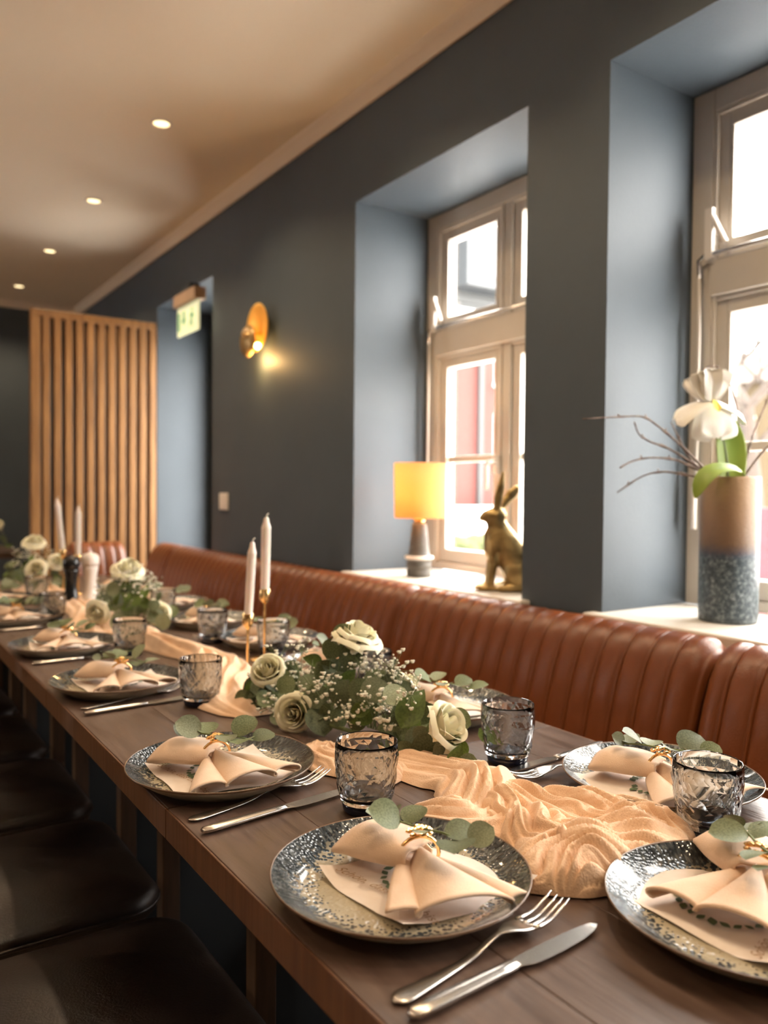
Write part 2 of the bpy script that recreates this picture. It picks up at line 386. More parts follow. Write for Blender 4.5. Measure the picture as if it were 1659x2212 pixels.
# ================================================================== downlights
def downlight(x, y, label):
    t = thing('ceiling_spotlight', label, 'spotlight', (x, y, HC), 0, 'ceiling spotlights')
    link('trim_ring', MB().lathe([(.046, 0), (.046, -.004), (.040, -.007), (.034, -.004), (.033, 0)], 28).m('ring'), white_plastic, t)
    link('lens', MB().lathe([(.0005, -.002), (.033, -.002)], 24).m('lens'), lens_m, t)
    l = bpy.data.lights.new('spot', 'SPOT'); l.energy = SPOT_W; l.color = (1.0, .74, .46); l.spot_size = R(132); l.spot_blend = .7; l.shadow_soft_size = .035
    o = bpy.data.objects.new('spot_beam', l); C.objects.link(o); o.parent = t; o.location = (0, 0, -.012)
lens_m = emit('spot_lens', (1.0, .78, .42), 2.6)
for k, lb in enumerate(['glowing ceiling spotlight nearest the camera, brightest of the row', 'second glowing ceiling spotlight in the row', 'third glowing ceiling spotlight in the row', 'farthest glowing ceiling spotlight, above the slatted screen']):
    downlight(1.13, 3.396 + 1.108 * k, lb)
for k in range(4): downlight(1.13, 2.288 - 1.108 * k, 'ceiling spotlight above the table, outside the picture')
for k in range(6): downlight(-1.35, 6.7 - 1.2 * k, 'added unseen ceiling spotlight over the other half of the room')  # unseen row added so its bounce off the floor lifts the ceiling

# ================================================================== bench
def channel_mesh(name, x_scale, end=0):
    prof = [(1.425, .42), (1.437, .50), (1.452, .58), (1.470, .66), (1.490, .73), (1.512, .785), (1.535, .82), (1.56, .842), (1.59, .851), (1.62, .846), (1.645, .83), (1.66, .80), (1.665, .74)]
    pts = [Vector((a, c)) for a, c in prof]; nr = []
    for i in range(len(pts)):
        d = pts[min(i + 1, len(pts) - 1)] - pts[max(i - 1, 0)]; d.normalize(); nr.append(Vector((-d.y, d.x)))
    W = .066
    ts = [(0, -.0035), (.03, .0010), (.07, .0022), (.105, .0008), (.13, -.0022), (.17, .0010), (.30, .0040), (.50, .0050), (.72, .0046), (.9, .0030), (.96, .0012), (1.0, -.0035)]
    if end == 1: ts = [(t, q - (.035 * max(0, (t - .35) / .65) ** 2.4)) for t, q in ts]
    if end == -1: ts = [(t, q - (.035 * max(0, (.65 - t) / .65) ** 2.4)) for t, q in ts]
    v = []; f = []; n = len(ts)
    for p, q in zip(pts, nr):
        for t, h in ts: v.append((p.x + q.x * h, t * W, p.y + q.y * h))
    for i in range(len(pts) - 1):
        for j in range(n - 1): f.append((i * n + j, i * n + j + 1, (i + 1) * n + j + 1, (i + 1) * n + j))
    m = mesh(name, v, f); m.materials.append(leather); return m
ch_mid, ch_lo, ch_hi = channel_mesh('channel', 1), channel_mesh('channel_first', 1, -1), channel_mesh('channel_last', 1, 1)
def bench(label, loc, rz, nch, seat=True, sx=.98):
    t = thing('banquette', label, 'bench', loc, rz, 'leather bench sections')
    L = nch * .066
    for i in range(nch):
        link('channel', ch_lo if i == 0 else ch_hi if i == nch - 1 else ch_mid, None, t, (0, i * .066, 0))
    boxo('back_board', (1.56, 1.66, .03, L - .03, .3, .735), black_wood, t, 0)
    if seat:
        v, f = slab(1.44 - sx, L - .01, .10, .03, .03, .008); o = link('seat_cushion', mesh('seat', v, f), leather, t, ((1.44 + sx) / 2, L / 2, .36))
    boxo('base', (sx + .07 if seat else 1.44, 1.66, .005, L - .005, 0, .355), black_wood, t)
    return t
SEC = 17 * .066
y = 1.035 - SEC
for k, lb in enumerate(['nearest brown leather bench section, cut by the right picture edge', 'long channel-stitched leather bench section below the vase and the hare', 'third brown leather bench section, below the orange table lamp', 'far brown leather bench section below the golden wall sconce']):
    bench(lb, (0, y + (SEC + .008) * k, 0), 0, 17)
bench('narrow leather bench back filling the far corner', (0, y + (SEC + .008) * 4, 0), 0, 5, False)
bench('short corner leather bench section in front of the slatted screen', (1.09 + .066 * 5, 3.365, 0), R(90), 5, True, 1.08)

# ================================================================== slatted screen
t = thing('slatted_screen', 'tall slatted wooden room divider at the end of the bench', 'screen', (0, 5.2, 0))
boxo('top_rail', (.936, 1.69, -.035, .035, 2.20, 2.245), slat_m, t); boxo('bottom_rail', (.936, 1.69, -.035, .035, .02, .07), slat_m, t)
N = 12; pt_ = (1.69 - .936 - .04) / (N - 1)
for i in range(N): boxo('slat', (.936 + pt_ * i, .936 + pt_ * i + (.05 if i == 0 else .04), -.032, .032, .07, 2.20), slat_m, t, .002)
link('pane', MB().box(1.33, 1.63, .038, .042, .07, 2.2).m('pane', False), pane_m, t)

# ================================================================== exit sign
sign_m = emit('sign_white', (.72, .76, .50), .55); green_m = emit('sign_green', (.10, .34, .14), .35)
t = thing('exit_sign', 'green and white emergency exit sign hanging at the door recess', 'sign', (1.64, 4.455, 2.06))
boxo('panel', (-.006, .006, -.165, .165, -.0, .165), sign_m, t, .002)
boxo('housing', (-.03, .04, -.17, .17, .168, .235), noisy(P('sign_housing', (.35, .24, .16), .5), (.33, .22, .15), (.4, .28, .2), 5), t)
boxo('bracket', (.0, .06, -.02, .02, .235, .29), black_wood, t)
g = MB()
def poly(g, pts, x=-.0075):
    n = len(pts); g.add([(x, -p[0], p[1]) for p in pts], [tuple(range(n))])
poly(g, [(-.15, .03), (-.115, .03), (-.115, .135), (-.15, .135)]); poly(g, [(-.055, .05), (-.02, .09), (-.04, .09), (-.04, .135), (-.07, .135), (-.07, .09), (-.09, .09)])
link('arrow_and_door_symbol', g.m('s', False), green_m, t)
g = MB(); poly(g, [(.06, .125), (.075, .14), (.09, .125), (.075, .11)]); poly(g, [(.04, .10), (.08, .11), (.11, .085), (.105, .078), (.085, .09), (.075, .06), (.095, .03), (.085, .027), (.062, .055), (.035, .03), (.028, .036), (.055, .07), (.062, .092), (.045, .088)])
link('running_figure_symbol', g.m('s', False), green_m, t)

# ================================================================== switch plate
t = thing('wall_switch', 'white double wall switch plate left of the sconce', 'switch', (WX - .001, 4.06, 1.11))
boxo('plate', (-.010, 0, -.055, .055, -.045, .045), white_plastic, t); boxo('rocker', (-.015, -.010, .003, .042, -.032, .032), white_plastic, t); boxo('rocker', (-.015, -.010, -.042, -.003, -.032, .032), white_plastic, t)

# ================================================================== sconce
t = thing('wall_sconce', 'glowing golden disc wall sconce on the dark blue wall', 'sconce', (WX, 3.56, 1.93))
def disc(r, th, n=40):
    return MB().lathe([(.0005, 0), (r * .5, .004), (r * .85, .016), (r, .030), (r * 1.0, .032), (r * .84, .019), (r * .5, .007), (.0005, .003)], n)
disc_m = noisy(P('gold_leaf', (.9, .45, .08), .45, .35), (.88, .42, .06), (.95, .55, .13), 14, bump=.2)
dk_brass = noisy(P('dark_brass', (.42, .27, .12), .38, .55), (.30, .19, .075), (.42, .28, .12), 14)
o = link('back_disc', disc(.115, .004).m('d'), disc_m, t, (-.02, 0, .02), (0, R(-90), 0))
o = link('front_disc', disc(.078, .004).m('d'), dk_brass, t, (-.10, .055, -.040), (0, R(90), R(0)))
link('stem', MB().tube([(0, 0, 0), (-.12, .02, -.02)], .008, 10).m('s'), brass, t)
link('bulb', MB().ball((-.050, -.010, -.070), .016, seg=14, ring=10).m('b'), emit('sconce_bulb', (1, .60, .14), 34), t)
l = bpy.data.lights.new('sconce_light', 'POINT'); l.energy = 3.2; l.color = (1, .58, .2); l.shadow_soft_size = .02
o = bpy.data.objects.new('sconce_light', l); C.objects.link(o); o.parent = t; o.location = (-.055, .012, -.13)

# ================================================================== things on the window sills
t = thing('table_lamp', 'small table lamp with glowing orange drum shade on window sill', 'lamp', (1.811, 2.454, SILL))
link('base', MB().lathe([(.0005, 0), (.046, 0), (.047, .004), (.047, .025), (.044, .028), (.047, .031), (.047, .052), (.044, .055), (.048, .058), (.050, .066), (.052, .07), (.040, .080), (.038, .10), (.033, .15), (.028, .195), (.026, .20), (.0005, .20)], 32).m('b'), lamp_clay, t)
link('white_band', MB().lathe([(.0505, .066), (.0545, .069), (.0545, .076), (.046, .080)], 32).m('w'), white_lac, t)
link('neck', MB().lathe([(.020, .20), (.022, .203), (.022, .225), (.014, .228), (.010, .26)], 24).m('n'), brass, t)
def shade_mat():
    m = bpy.data.materials.new('lamp_shade_fabric'); m.use_nodes = True; tr = m.node_tree; tr.nodes.clear()
    o = tr.nodes.new('ShaderNodeOutputMaterial'); d = tr.nodes.new('ShaderNodeBsdfDiffuse'); tl = tr.nodes.new('ShaderNodeBsdfTranslucent'); mx = tr.nodes.new('ShaderNodeMixShader')
    d.inputs[0].default_value = (.80, .50, .24, 1); tl.inputs[0].default_value = (.92, .57, .27, 1); mx.inputs[0].default_value = .55
    tr.links.new(d.outputs[0], mx.inputs[1]); tr.links.new(tl.outputs[0], mx.inputs[2]); tr.links.new(mx.outputs[0], o.inputs[0]); return m
link('shade', MB().lathe([(.094, .222), (.098, .428), (.0965, .428), (.0925, .222)], 40).m('s'), shade_mat(), t)
link('bulb', MB().ball((0, 0, .30), .022, seg=14, ring=10).m('b'), emit('lamp_bulb', (1, .72, .4), 20), t)
l = bpy.data.lights.new('lamp_light', 'POINT'); l.energy = 6.4; l.color = (1, .68, .38); l.shadow_soft_size = .025
o = bpy.data.objects.new('lamp_light', l); C.objects.link(o); o.parent = t; o.location = (0, 0, .33)

def blob(chains, vox):
    m = MB()
    for ch in chains:
        for (a, ra), (b_, rb) in zip(ch[:-1], ch[1:]):
            a = Vector(a); b_ = Vector(b_); k = max(2, int((b_ - a).length / (min(ra[0] if isinstance(ra, tuple) else ra, rb[0] if isinstance(rb, tuple) else rb) * .35)) + 1)
            for i in range(k + 1):
                q = i / k; p = a.lerp(b_, q)
                A = ra if isinstance(ra, tuple) else (ra,) * 3; B = rb if isinstance(rb, tuple) else (rb,) * 3
                rr = [A[j] * (1 - q) + B[j] * q for j in range(3)]; m.ball(p, 1.0, rr, 14, 10)
    me = m.m('blob'); o = bpy.data.objects.new('tmp', me); C.objects.link(o)
    r = o.modifiers.new('r', 'REMESH'); r.mode = 'VOXEL'; r.voxel_size = vox; r.use_smooth_shade = True
    s = o.modifiers.new('s', 'SMOOTH'); s.factor = .5; s.iterations = 5
    dg = bpy.context.evaluated_depsgraph_get(); out = bpy.data.meshes.new_from_object(o.evaluated_get(dg))
    bpy.data.objects.remove(o); out.polygons.foreach_set('use_smooth', [True] * len(out.polygons)); return out
hare = [
    [((-.075, 0, .055), .058), ((-.045, 0, .10), .056), ((-.012, 0, .16), .044), ((.006, 0, .205), .031), ((.018, 0, .24), .029)],
    [((.012, 0, .245), (.032, .027, .029)), ((.036, 0, .243), .021), ((.052, 0, .236), .012)],
    [((.012, 0, .14), (.036, .042, .05)), ((.016, 0, .175), (.032, .036, .04))],
    [((.02, .022, .15), .018), ((.022, .022, .09), .014), ((.03, .022, .018), .012)], [((.02, -.022, .15), .018), ((.022, -.022, .09), .014), ((.03, -.022, .018), .012)],
    [((.028, .022, .012), .012), ((.058, .022, .010), .010)], [((.028, -.022, .012), .012), ((.058, -.022, .010), .010)],
    [((-.065, .036, .055), (.050, .026, .050)), ((-.05, .04, .06), (.042, .022, .045))], [((-.065, -.036, .055), (.050, .026, .050)), ((-.05, -.04, .06), (.042, .022, .045))],
    [((-.06, .045, .014), .014), ((.0, .045, .011), .011)], [((-.06, -.045, .014), .014), ((.0, -.045, .011), .011)],
    [((-.09, 0, .008), (.02, .05, .008)), ((.05, 0, .008), (.025, .035, .008))],
    [((-.125, 0, .05), .020), ((-.135, 0, .07), .014)],
    [((.010, .012, .265), .011), ((.008, .014, .30), (.015, .009, .016)), ((.0, .015, .345), (.012, .008, .016)), ((-.006, .015, .388), .005)],
    [((.0, -.012, .265), .010), ((-.018, -.016, .29), (.014, .010, .014)), ((-.036, -.02, .315), (.019, .010, .018)), ((-.05, -.022, .335), (.012, .007, .012))],
]
o = link('hare_statue', blob(hare, .0042), bronze, None, (1.788, 1.978, SILL), (0, 0, R(146)))
o.scale = (1.12, 1.1, 1.0)
tag(o, 'gold bronze sitting hare statue on the window sill', 'statue')

def vase_mat():
    m = P('vase_glaze', (.3, .2, .1), .35, .0); t = nd(m, 'ShaderNodeTexCoord'); sp = nd(m, 'ShaderNodeSeparateXYZ'); ln(m, t.outputs['Object'], sp.inputs[0])
    n = nd(m, 'ShaderNodeTexNoise', Scale=95, Detail=5, Roughness=.75); ln(m, t.outputs['Object'], n.inputs['Vector'])
    st = ramp(m, n.outputs['Fac'], [(.38, (.022, .035, .045)), (.52, (.065, .092, .11)), (.68, (.28, .32, .34))])
    z = nd(m, 'ShaderNodeMath', operation='MULTIPLY_ADD'); ln(m, n.outputs['Fac'], z.inputs[0]); z.inputs[1].default_value = .025; ln(m, sp.outputs[2], z.inputs[2])
    zr = nd(m, 'ShaderNodeMath', operation='DIVIDE'); ln(m, z.outputs[0], zr.inputs[0]); zr.inputs[1].default_value = .37
    up = ramp(m, zr.outputs[0], [(.48, (.035, .05, .085)), (.57, (.17, .105, .065)), (.75, (.27, .165, .095)), (.98, (.36, .23, .13))])
    fc = ramp(m, zr.outputs[0], [(.46, (0, 0, 0)), (.51, (1, 1, 1))])
    mx = nd(m, 'ShaderNodeMix', data_type='RGBA'); ln(m, fc, mx.inputs[0]); ln(m, st, mx.inputs[6]); ln(m, up, mx.inputs[7]); ln(m, mx.outputs[2], bsdf(m).inputs['Base Color'])
    bp = nd(m, 'ShaderNodeBump', Strength=.4, Distance=.004); ln(m, n.outputs['Fac'], bp.inputs['Height']); ln(m, bp.outputs[0], bsdf(m).inputs['Normal'])
    return m
VX, VY = 1.868, 1.207
o = link('vase', MB().lathe([(.0005, 0), (.068, 0), (.071, .004), (.0715, .02), (.0715, .36), (.0705, .365), (.067, .365), (.066, .35), (.066, .02), (.0005, .018)], 48).m('v'), vase_mat(), None, (VX, VY, SILL))
tag(o, 'tall cylinder vase, brown above and speckled blue stone below', 'vase')

# local picture frame at the vase: x to the right of the view, y away, z up; q = metres per pixel
q = .00117
def vp(px, py, dy=0.): return ((px - 1580) * q, dy, .365 + (1030 - py) * q)
def petal(L, W, bend, cup, ruff, ny=10, nx=8, seed=0, base=.18):
    """petal along +x in local frame, z up at base"""
    def fn(u, v):
        t = v * 2 - 1
        wd = W * (base + (1 - base) * math.sin(min(1, u * 1.12) * PI * .56) ** .9) * (1 - max(0, (u - .78) / .22) ** 2.2 * .75)
        a = bend * u
        x = L * (math.sin(a) / bend if abs(bend) > .01 else u); z = L * ((1 - math.cos(a)) / bend if abs(bend) > .01 else 0)
        rz = ruff * u * u * math.sin(t * 9 + seed) * abs(t)
        return (x, wd * t / 2, z + cup * wd * t * t + rz)
    return MB().grid(fn, ny, nx)
fr = thing('iris_flower', 'white ruffled iris with green leaves in the vase', 'flower', (VX, VY, SILL), -YAW)
pm1 = petal(.100, .120, -1.0, -.10, .012, 12, 12, 1, .35).m('fall'); pm1.materials.append(iris_m)
pm2 = petal(.080, .110, 1.1, .18, .012, 12, 12, 2, .35).m('standard'); pm2.materials.append(iris_m)
def orient(d, up):
    x = Vector(d).normalized(); z = Vector(up) - x * Vector(up).dot(x); z.normalize(); y = z.cross(x)
    return Matrix(((x.x, y.x, z.x), (x.y, y.y, z.y), (x.z, y.z, z.z))).to_euler()
fc = vp(1535, 868)
for d, up, m in (((.05, -.5, -.55), (0, -.7, .6), pm1), ((-.9, .1, .0), (-.2, -.3, .9), pm1), ((.85, .3, .15), (.1, -.4, .9), pm1),
                 ((-.25, -.3, .9), (.2, .8, .3), pm2), ((.5, -.35, .75), (-.4, .6, .5), pm2), ((-.6, -.3, .6), (.4, .6, .6), pm2), ((.35, -.1, .85), (-.4, .5, .3), pm2), ((-.05, .4, .8), (0, -.9, .3), pm2)):
    link('petal', m, None, fr, fc, orient(d, up))
link('beard', petal(.045, .02, -.8, .1, 0, 6, 4, 0).m('b'), iris_y, fr, (fc[0], fc[1] - .012, fc[2] + .004), orient((.05, -.75, -.35), (0, -.5, .8)))
link('stem', MB().tube([vp(1575, 1100), vp(1572, 1000), vp(1560, 940), fc], .005, 8).m('s'), stem_m, fr)
def strap(name, pts, widths, mt, par, face=(0, -1, .2)):
    pts = [Vector(p) for p in pts]; v = []; f = []
    for k, p in enumerate(pts):
        d = (pts[min(k + 1, len(pts) - 1)] - pts[max(k - 1, 0)]).normalized(); s = d.cross(Vector(face)).normalized(); n = s.cross(d)
        for t in (-1, -.5, 0, .5, 1): v.append(p + s * widths[k] * t + n * widths[k] * .25 * (t * t))
    n = 5
    f = [(i * n + j, (i + 1) * n + j, (i + 1) * n + j + 1, i * n + j + 1) for i in range(len(pts) - 1) for j in range(n - 1)]
    o = link(name, mesh(name, v, f), mt, par); sd = o.modifiers.new('s', 'SOLIDIFY'); sd.thickness = .0012
    ss = o.modifiers.new('ss', 'SUBSURF'); ss.levels = 1; ss.render_levels = 1; return o
strap('leaf', [vp(1580, 1080), vp(1582, 1030), vp(1578, 980), vp(1574, 940), vp(1568, 905), vp(1566, 888)], [.02, .034, .041, .037, .022, .004], tulip_leaf, fr)
strap('leaf', [vp(1600, 1050, -.03), vp(1590, 1022, -.05), vp(1560, 1012, -.065), vp(1525, 1014, -.075), vp(1498, 1030, -.08), vp(1484, 1055, -.08), vp(1478, 1078, -.08)], [.010, .014, .017, .024, .026, .018, .003], tulip_leaf, fr, (0, -.55, .8))
TW = [('long arching bare twig reaching farthest left from the vase', [(1535, 1035, 0), (1510, 1008, -.02), (1480, 985, -.04), (1440, 955, -.06), (1395, 925, -.08), (1360, 910, -.1), (1310, 912, -.12), (1225, 920, -.16)]),
      ('forked bare twig curving up below the longest twig', [(1540, 1035, .0), (1500, 1003, .0), (1445, 970, .0), (1400, 955, -.01), (1375, 940, -.02), (1362, 915, -.03)]),
      ('bare twig arching down to the left of the vase', [(1540, 1036, -.01), (1490, 1010, -.02), (1450, 995, -.03), (1395, 992, -.05), (1350, 1000, -.07), (1318, 1015, -.09)]),
      ('lowest bare twig drooping left behind the curled leaf', [(1545, 1036, .03), (1480, 1024, .02), (1440, 1020, .02), (1395, 1030, .02), (1340, 1066, .02)]),
      ('short upright bare twig left of the iris', [(1540, 1035, .02), (1512, 1000, .04), (1490, 960, .05), (1468, 908, .06)]),
      ('tall thin bare twig bending over the iris', [(1600, 1035, .03), (1618, 960, .05), (1612, 870, .06), (1590, 800, .07), (1560, 780, .08), (1535, 800, .09)]),
      ('bare twig leaning right in front of the window pane', [(1612, 1035, .02), (1632, 960, .03), (1668, 880, .05), (1700, 820, .06)]),
      ('second bare twig leaning right of the vase', [(1606, 1036, .0), (1645, 980, .0), (1690, 930, -.02)])]
rnd = random.Random(8)
for lb, pts in TW:
    p3 = [Vector(vp(*p)) for p in pts]
    # resample smoothly
    out = []
    for i in range(len(p3) - 1):
        p0, p1, p2, p3_ = p3[max(i - 1, 0)], p3[i], p3[i + 1], p3[min(i + 2, len(p3) - 1)]
        for s in range(4):
            u = s / 4; out.append(.5 * ((2 * p1) + (p2 - p0) * u + (2 * p0 - 5 * p1 + 4 * p2 - p3_) * u * u + (3 * p1 - p0 - 3 * p2 + p3_) * u ** 3))
    out.append(p3[-1]); n = len(out)
    m = MB().tube(out, [.0035 * (1 - .6 * i / n) * (1.5 if i % 5 == 4 else 1) for i in range(n)], 6)
    for i in range(4, n - 2, 5):
        d = Vector((rnd.uniform(-.4, .0), rnd.uniform(-.5, .5), rnd.uniform(.3, 1))).normalized(); m.tube([out[i], out[i] + d * .010], [.0026, .0008], 5)
    o = link('bare_twig', m.m('twig'), twig_m, None, (VX, VY, SILL), (0, 0, -YAW)); tag(o, lb, 'twig', 'bare twigs in the vase')

# ================================================================== tables
TZ = .75; TX0, TX1 = .350, 1.060
def table(x0, x1, y0, y1, label, group='tables pushed together'):
    t = thing('dining_table', label, 'table', ((x0 + x1) / 2, (y0 + y1) / 2, 0), 0, group)
    hx, hy = (x1 - x0) / 2, (y1 - y0) / 2
    # boards of the top, laid side by side
    nb = 5
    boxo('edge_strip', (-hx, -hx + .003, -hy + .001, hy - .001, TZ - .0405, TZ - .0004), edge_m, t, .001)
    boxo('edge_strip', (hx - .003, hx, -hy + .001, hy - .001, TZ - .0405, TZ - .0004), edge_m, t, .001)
    for i in range(nb):
        a = -hx + 2 * hx * i / nb; c = -hx + 2 * hx * (i + 1) / nb
        if i == 0: a += .0031
        if i == nb - 1: c -= .0031
        boxo('top_board', (a + .0001, c - .0001, -hy + .001, hy - .001, TZ - .040, TZ), table_m, t, .0012)
    for sy in (-1, 1):
        for sx in (-1, 1):
            cx, cy = sx * .145, sy * .225
            boxo('leg', (cx - .019, cx + .019, cy - .019, cy + .019, 0, TZ - .04), leg_m, t, .003)
        boxo('leg_panel', (-.1255, .1255, sy * .225 - .009, sy * .225 + .009, .0, TZ - .041), black_wood, t)
TN = ['nearest dark wooden table, under the front plates', 'second dark wooden table, under the main bouquet', 'third dark wooden table, under the second bouquet', 'fourth dark wooden table, under the salt and pepper mills', 'last dark wooden table of the long row']
for k in range(5): table(TX0, TX1, .28 + .75 * k, 1.03 + .75 * k, TN[k])
table(.25, .98, 5.75, 6.5, 'separate dark table in the back at the left picture edge', group='back room tables')

# ================================================================== chairs
def chair():
    t = thing('dining_chair', '', 'chair', (0, 0, 0), 0, 'dark leather chairs')
    v, f = slab(.45, .435, .075, .075, .026, .022); o = link('seat', mesh('seat', v, f), seat_leather, t, (0, 0, .395))
    wl = []
    for (sx, sy, a0) in ((1, 1, 0), (-1, 1, 90), (-1, -1, 180), (1, -1, 270)):
        for i in range(7):
            a = R(a0 + 15 * i); wl.append((sx * .150 + .0755 * math.cos(a), sy * .1425 + .0755 * math.sin(a), .028))
    wl.append(wl[0]); link('piping', MB().tube(wl, .004, 6, False).m('p'), seat_leather, o)
    for sx in (-1, 1):
        for sy in (-1, 1):
            link('leg', MB().tube([(sx * .17, sy * .165, .40), (sx * .19, sy * .18, 0)], [.019, .013], 10).m('leg'), black_wood, t)
    v, f = slab(.42, .40, .05, .07, .02, .008); o = link('backrest', mesh('back', v, f), seat_leather, t, (-.205, 0, .72), (0, R(-80), 0))
    for sy in (-1, 1): link('back_post', MB().tube([(-.19, sy * .13, .40), (-.215, sy * .13, .56)], .012, 8).m('post'), black_wood, t)
    return t
ch0 = chair()
CH = [('nearest dark leather chair, filling the lower left corner', 1.135), ('second dark leather chair from the front', 1.615), ('third dark leather chair from the front', 2.10), ('fourth dark leather chair from the front', 2.585), ('fifth dark leather chair, cut by left picture edge', 3.07), ('sixth dark leather chair, far down the table', 3.55)]
for i, (lb, yy) in enumerate(CH):
    o = ch0 if i == 0 else copy_tree(ch0)
    o.location = (.258, yy, 0); o['label'] = lb

# ================================================================== place settings
PR = .136
plate_in = [(.0005, .0075), (.05, .0075), (.085, .0078), (.100, .0090), (.112, .0130), (.123, .0190), (.131, .0240), (.1345, .0262)]
plate_rim = [(.1343, .0260), (.1352, .0272), (.1362, .0266), (.1362, .0250), (.1350, .0238)]
plate_out = [(.1355, .0244), (.130, .0205), (.1285, .0200), (.122, .0155), (.1205, .0150), (.112, .0085), (.104, .0045), (.098, .0035), (.097, .0), (.091, .0), (.090, .003), (.0005, .003)]
pl_m = MB().lathe(plate_in, 96).m('plate'); pl_m.materials.append(glaze)
pr_m = MB().lathe(plate_rim, 96).m('rim'); pr_m.materials.append(glaze_rim)
po_m = MB().lathe(plate_out, 96).m('underside'); po_m.materials.append(glaze_out)

def paper_mesh(seed):
    rr = random.Random(seed); ph = rr.uniform(0, 6)
    def fn(u, v):
        x = (u - .5) * .172; y = (v - .5) * .150
        r = math.hypot(x, y); lift = 0 if r < .092 else (r - .092) * .45
        return (x + .004 * math.sin(v * 5 + ph), y + .003 * math.sin(u * 6 + ph), .0 + lift + .0012 * (1 + math.sin(u * 7 + v * 4 + ph)))
    m = MB().grid(fn, 24, 24).m('paper'); m.materials.append(paper); return m
papers = [paper_mesh(s) for s in (1, 2, 3)]
def text_mesh(s, size, shear=.35):
    c = bpy.data.curves.new('t', 'FONT'); c.body = s; c.size = size; c.shear = shear; c.align_x = 'CENTER'; c.space_character = 1.05
    o = bpy.data.objects.new('t', c); C.objects.link(o); dg = bpy.context.evaluated_depsgraph_get()
    m = bpy.data.meshes.new_from_object(o.evaluated_get(dg)); bpy.data.objects.remove(o); return m
lettering = text_mesh('Schön, dass Du da bist', .0155)
for vtx in lettering.vertices: vtx.co.z = .0042 + .0014 * math.sin(vtx.co.x * 40); vtx.co.y += .006 * math.cos(vtx.co.x * 22)
lettering.materials.append(ink_brown)
g = MB(); rnd = random.Random(2)
for k in range(24):
    t_ = k / 24 * 2 * PI if k < 16 else rnd.uniform(0, 6.28)
    cx, cy = (.044 if k < 16 else .035) * math.cos(t_), (.040 if k < 16 else .03) * math.sin(t_); a = rnd.uniform(0, PI); L = rnd.uniform(.005, .008)
    g.add([(cx + L * math.cos(a + j * PI / 4) * (1 if j % 4 == 0 else .62), cy + L * math.sin(a + j * PI / 4) * (1 if j % 4 == 0 else .62), .0036) for j in range(8)], [tuple(range(8))])
leafprint = g.m('print', False); leafprint.materials.append(ink_green)

def napkin_mesh(seed, fan=1.0, nf=1.5):
    """gathered napkin: tail lobe towards +y/-x, fan lobe towards -y; gathered at the origin"""
    rr = random.Random(seed); ph = rr.uniform(-.5, .5); m = MB()
    def fanf(u, v):
        t = v * 2 - 1; sp = .020 + .070 * u ** .85 * fan
        y = -.100 * u * (1 - .10 * abs(t)) ; x = sp * t + .012 * u + .010 * u * math.sin(t * 4 + ph)
        fold = .5 + .5 * math.cos(PI * nf * 2 * t + ph)
        hh = (.034 - .016 * u) * (1 - .55 * abs(t) ** 1.6)
        z = .004 + hh * (.30 + .70 * fold * (.55 + .45 * u)) * (1 if u > .0 else 1)
        x += .012 * u * math.sin(PI * nf * 2 * t + ph)
        return (x, y, max(.0025, z))
    m.grid(fanf, 22, 44)
    def tailf(u, v):
        a = v * 2 * PI * .93 + .3
        L = .088 * u; r = .015 + .014 * math.sin(u * PI * .62)
        flat = .62 if u < .8 else .62 * (1 - (u - .8) * 1.6)
        cx, cy = -.55 * L, .84 * L; sx, sy = .84, .55
        off = r * 1.45 * math.cos(a)
        z = .008 + .010 * (1 - u) + r * .8 * flat * (1 + math.sin(a)) + .0025 * math.sin(a * 3 + u * 3)
        return (cx + sx * off, cy + sy * off, max(.0025, z - .004))
    m.grid(tailf, 18, 28)
    me = m.m('napkin'); me.materials.append(linen); return me
naps = [napkin_mesh(1, .85, 1.0), napkin_mesh(2, 1.0, 1.6), napkin_mesh(3, .95, 1.3)]
# gold ring: band with a cluster of small gold petals on top
rb = MB(); ringpts = [(.0, .0225 * math.cos(a), .021 + .020 * math.sin(a)) for a in [2 * PI * i / 24 for i in range(25)]]
# band stands across the napkin: in the x-z plane
rb.tube([(p[1], p[0], p[2]) for p in ringpts], .0022, 8, False)
ring_band = rb.m('band'); ring_band.materials.append(gold)
rb = MB(); rnd = random.Random(5)
for k in range(22):
    a = rnd.uniform(0, 6.28); e = rnd.uniform(.1, 1.35); r_ = .010
    c = Vector((r_ * 1.2 * math.cos(a) * math.cos(e), r_ * math.sin(a) * math.cos(e), .044 + r_ * .7 * math.sin(e)))
    rb.ball(c, .0042, (1, .7, .55), 6, 4)
ring_top = rb.m('ring_top', False); ring_top.materials.append(gold)

def leaf_mesh(L, W, cup=.18, bend=.25, pointed=0.):
    def fn(u, v):
        t = v * 2 - 1; wd = W / 2 * (max(0, math.sin(PI * (u ** (1 - .25 * pointed)))) ** (.55 + .35 * pointed))
        wd = max(wd, .0004)
        z = -bend * L * (u - .3) ** 2 + cup * wd * (t * t) - (.0006 if abs(t) < .1 else 0)
        return (L * u, wd * t, z)
    return MB().grid(fn, 8, 6)
def leafm(name, L, W, mt, **k):
    m = leaf_mesh(L, W, **k).m(name); m.materials.append(mt); return m
EL = [leafm('leaf', 1.0, .95, euca, cup=.16), leafm('leaf', 1.0, .95, euca_pale, cup=.22, bend=.12), leafm('leaf', 1.0, .62, green_leaf, cup=.3, pointed=1.), leafm('leaf', 1.0, .42, euca, cup=.35, bend=.4, pointed=.8)]

def put_leaf(par, kind, p, size, d, up, name='leaf'):
    o = link(name, EL[kind], None, par, p, orient(d, up)); o.scale = (size, size, size); return o

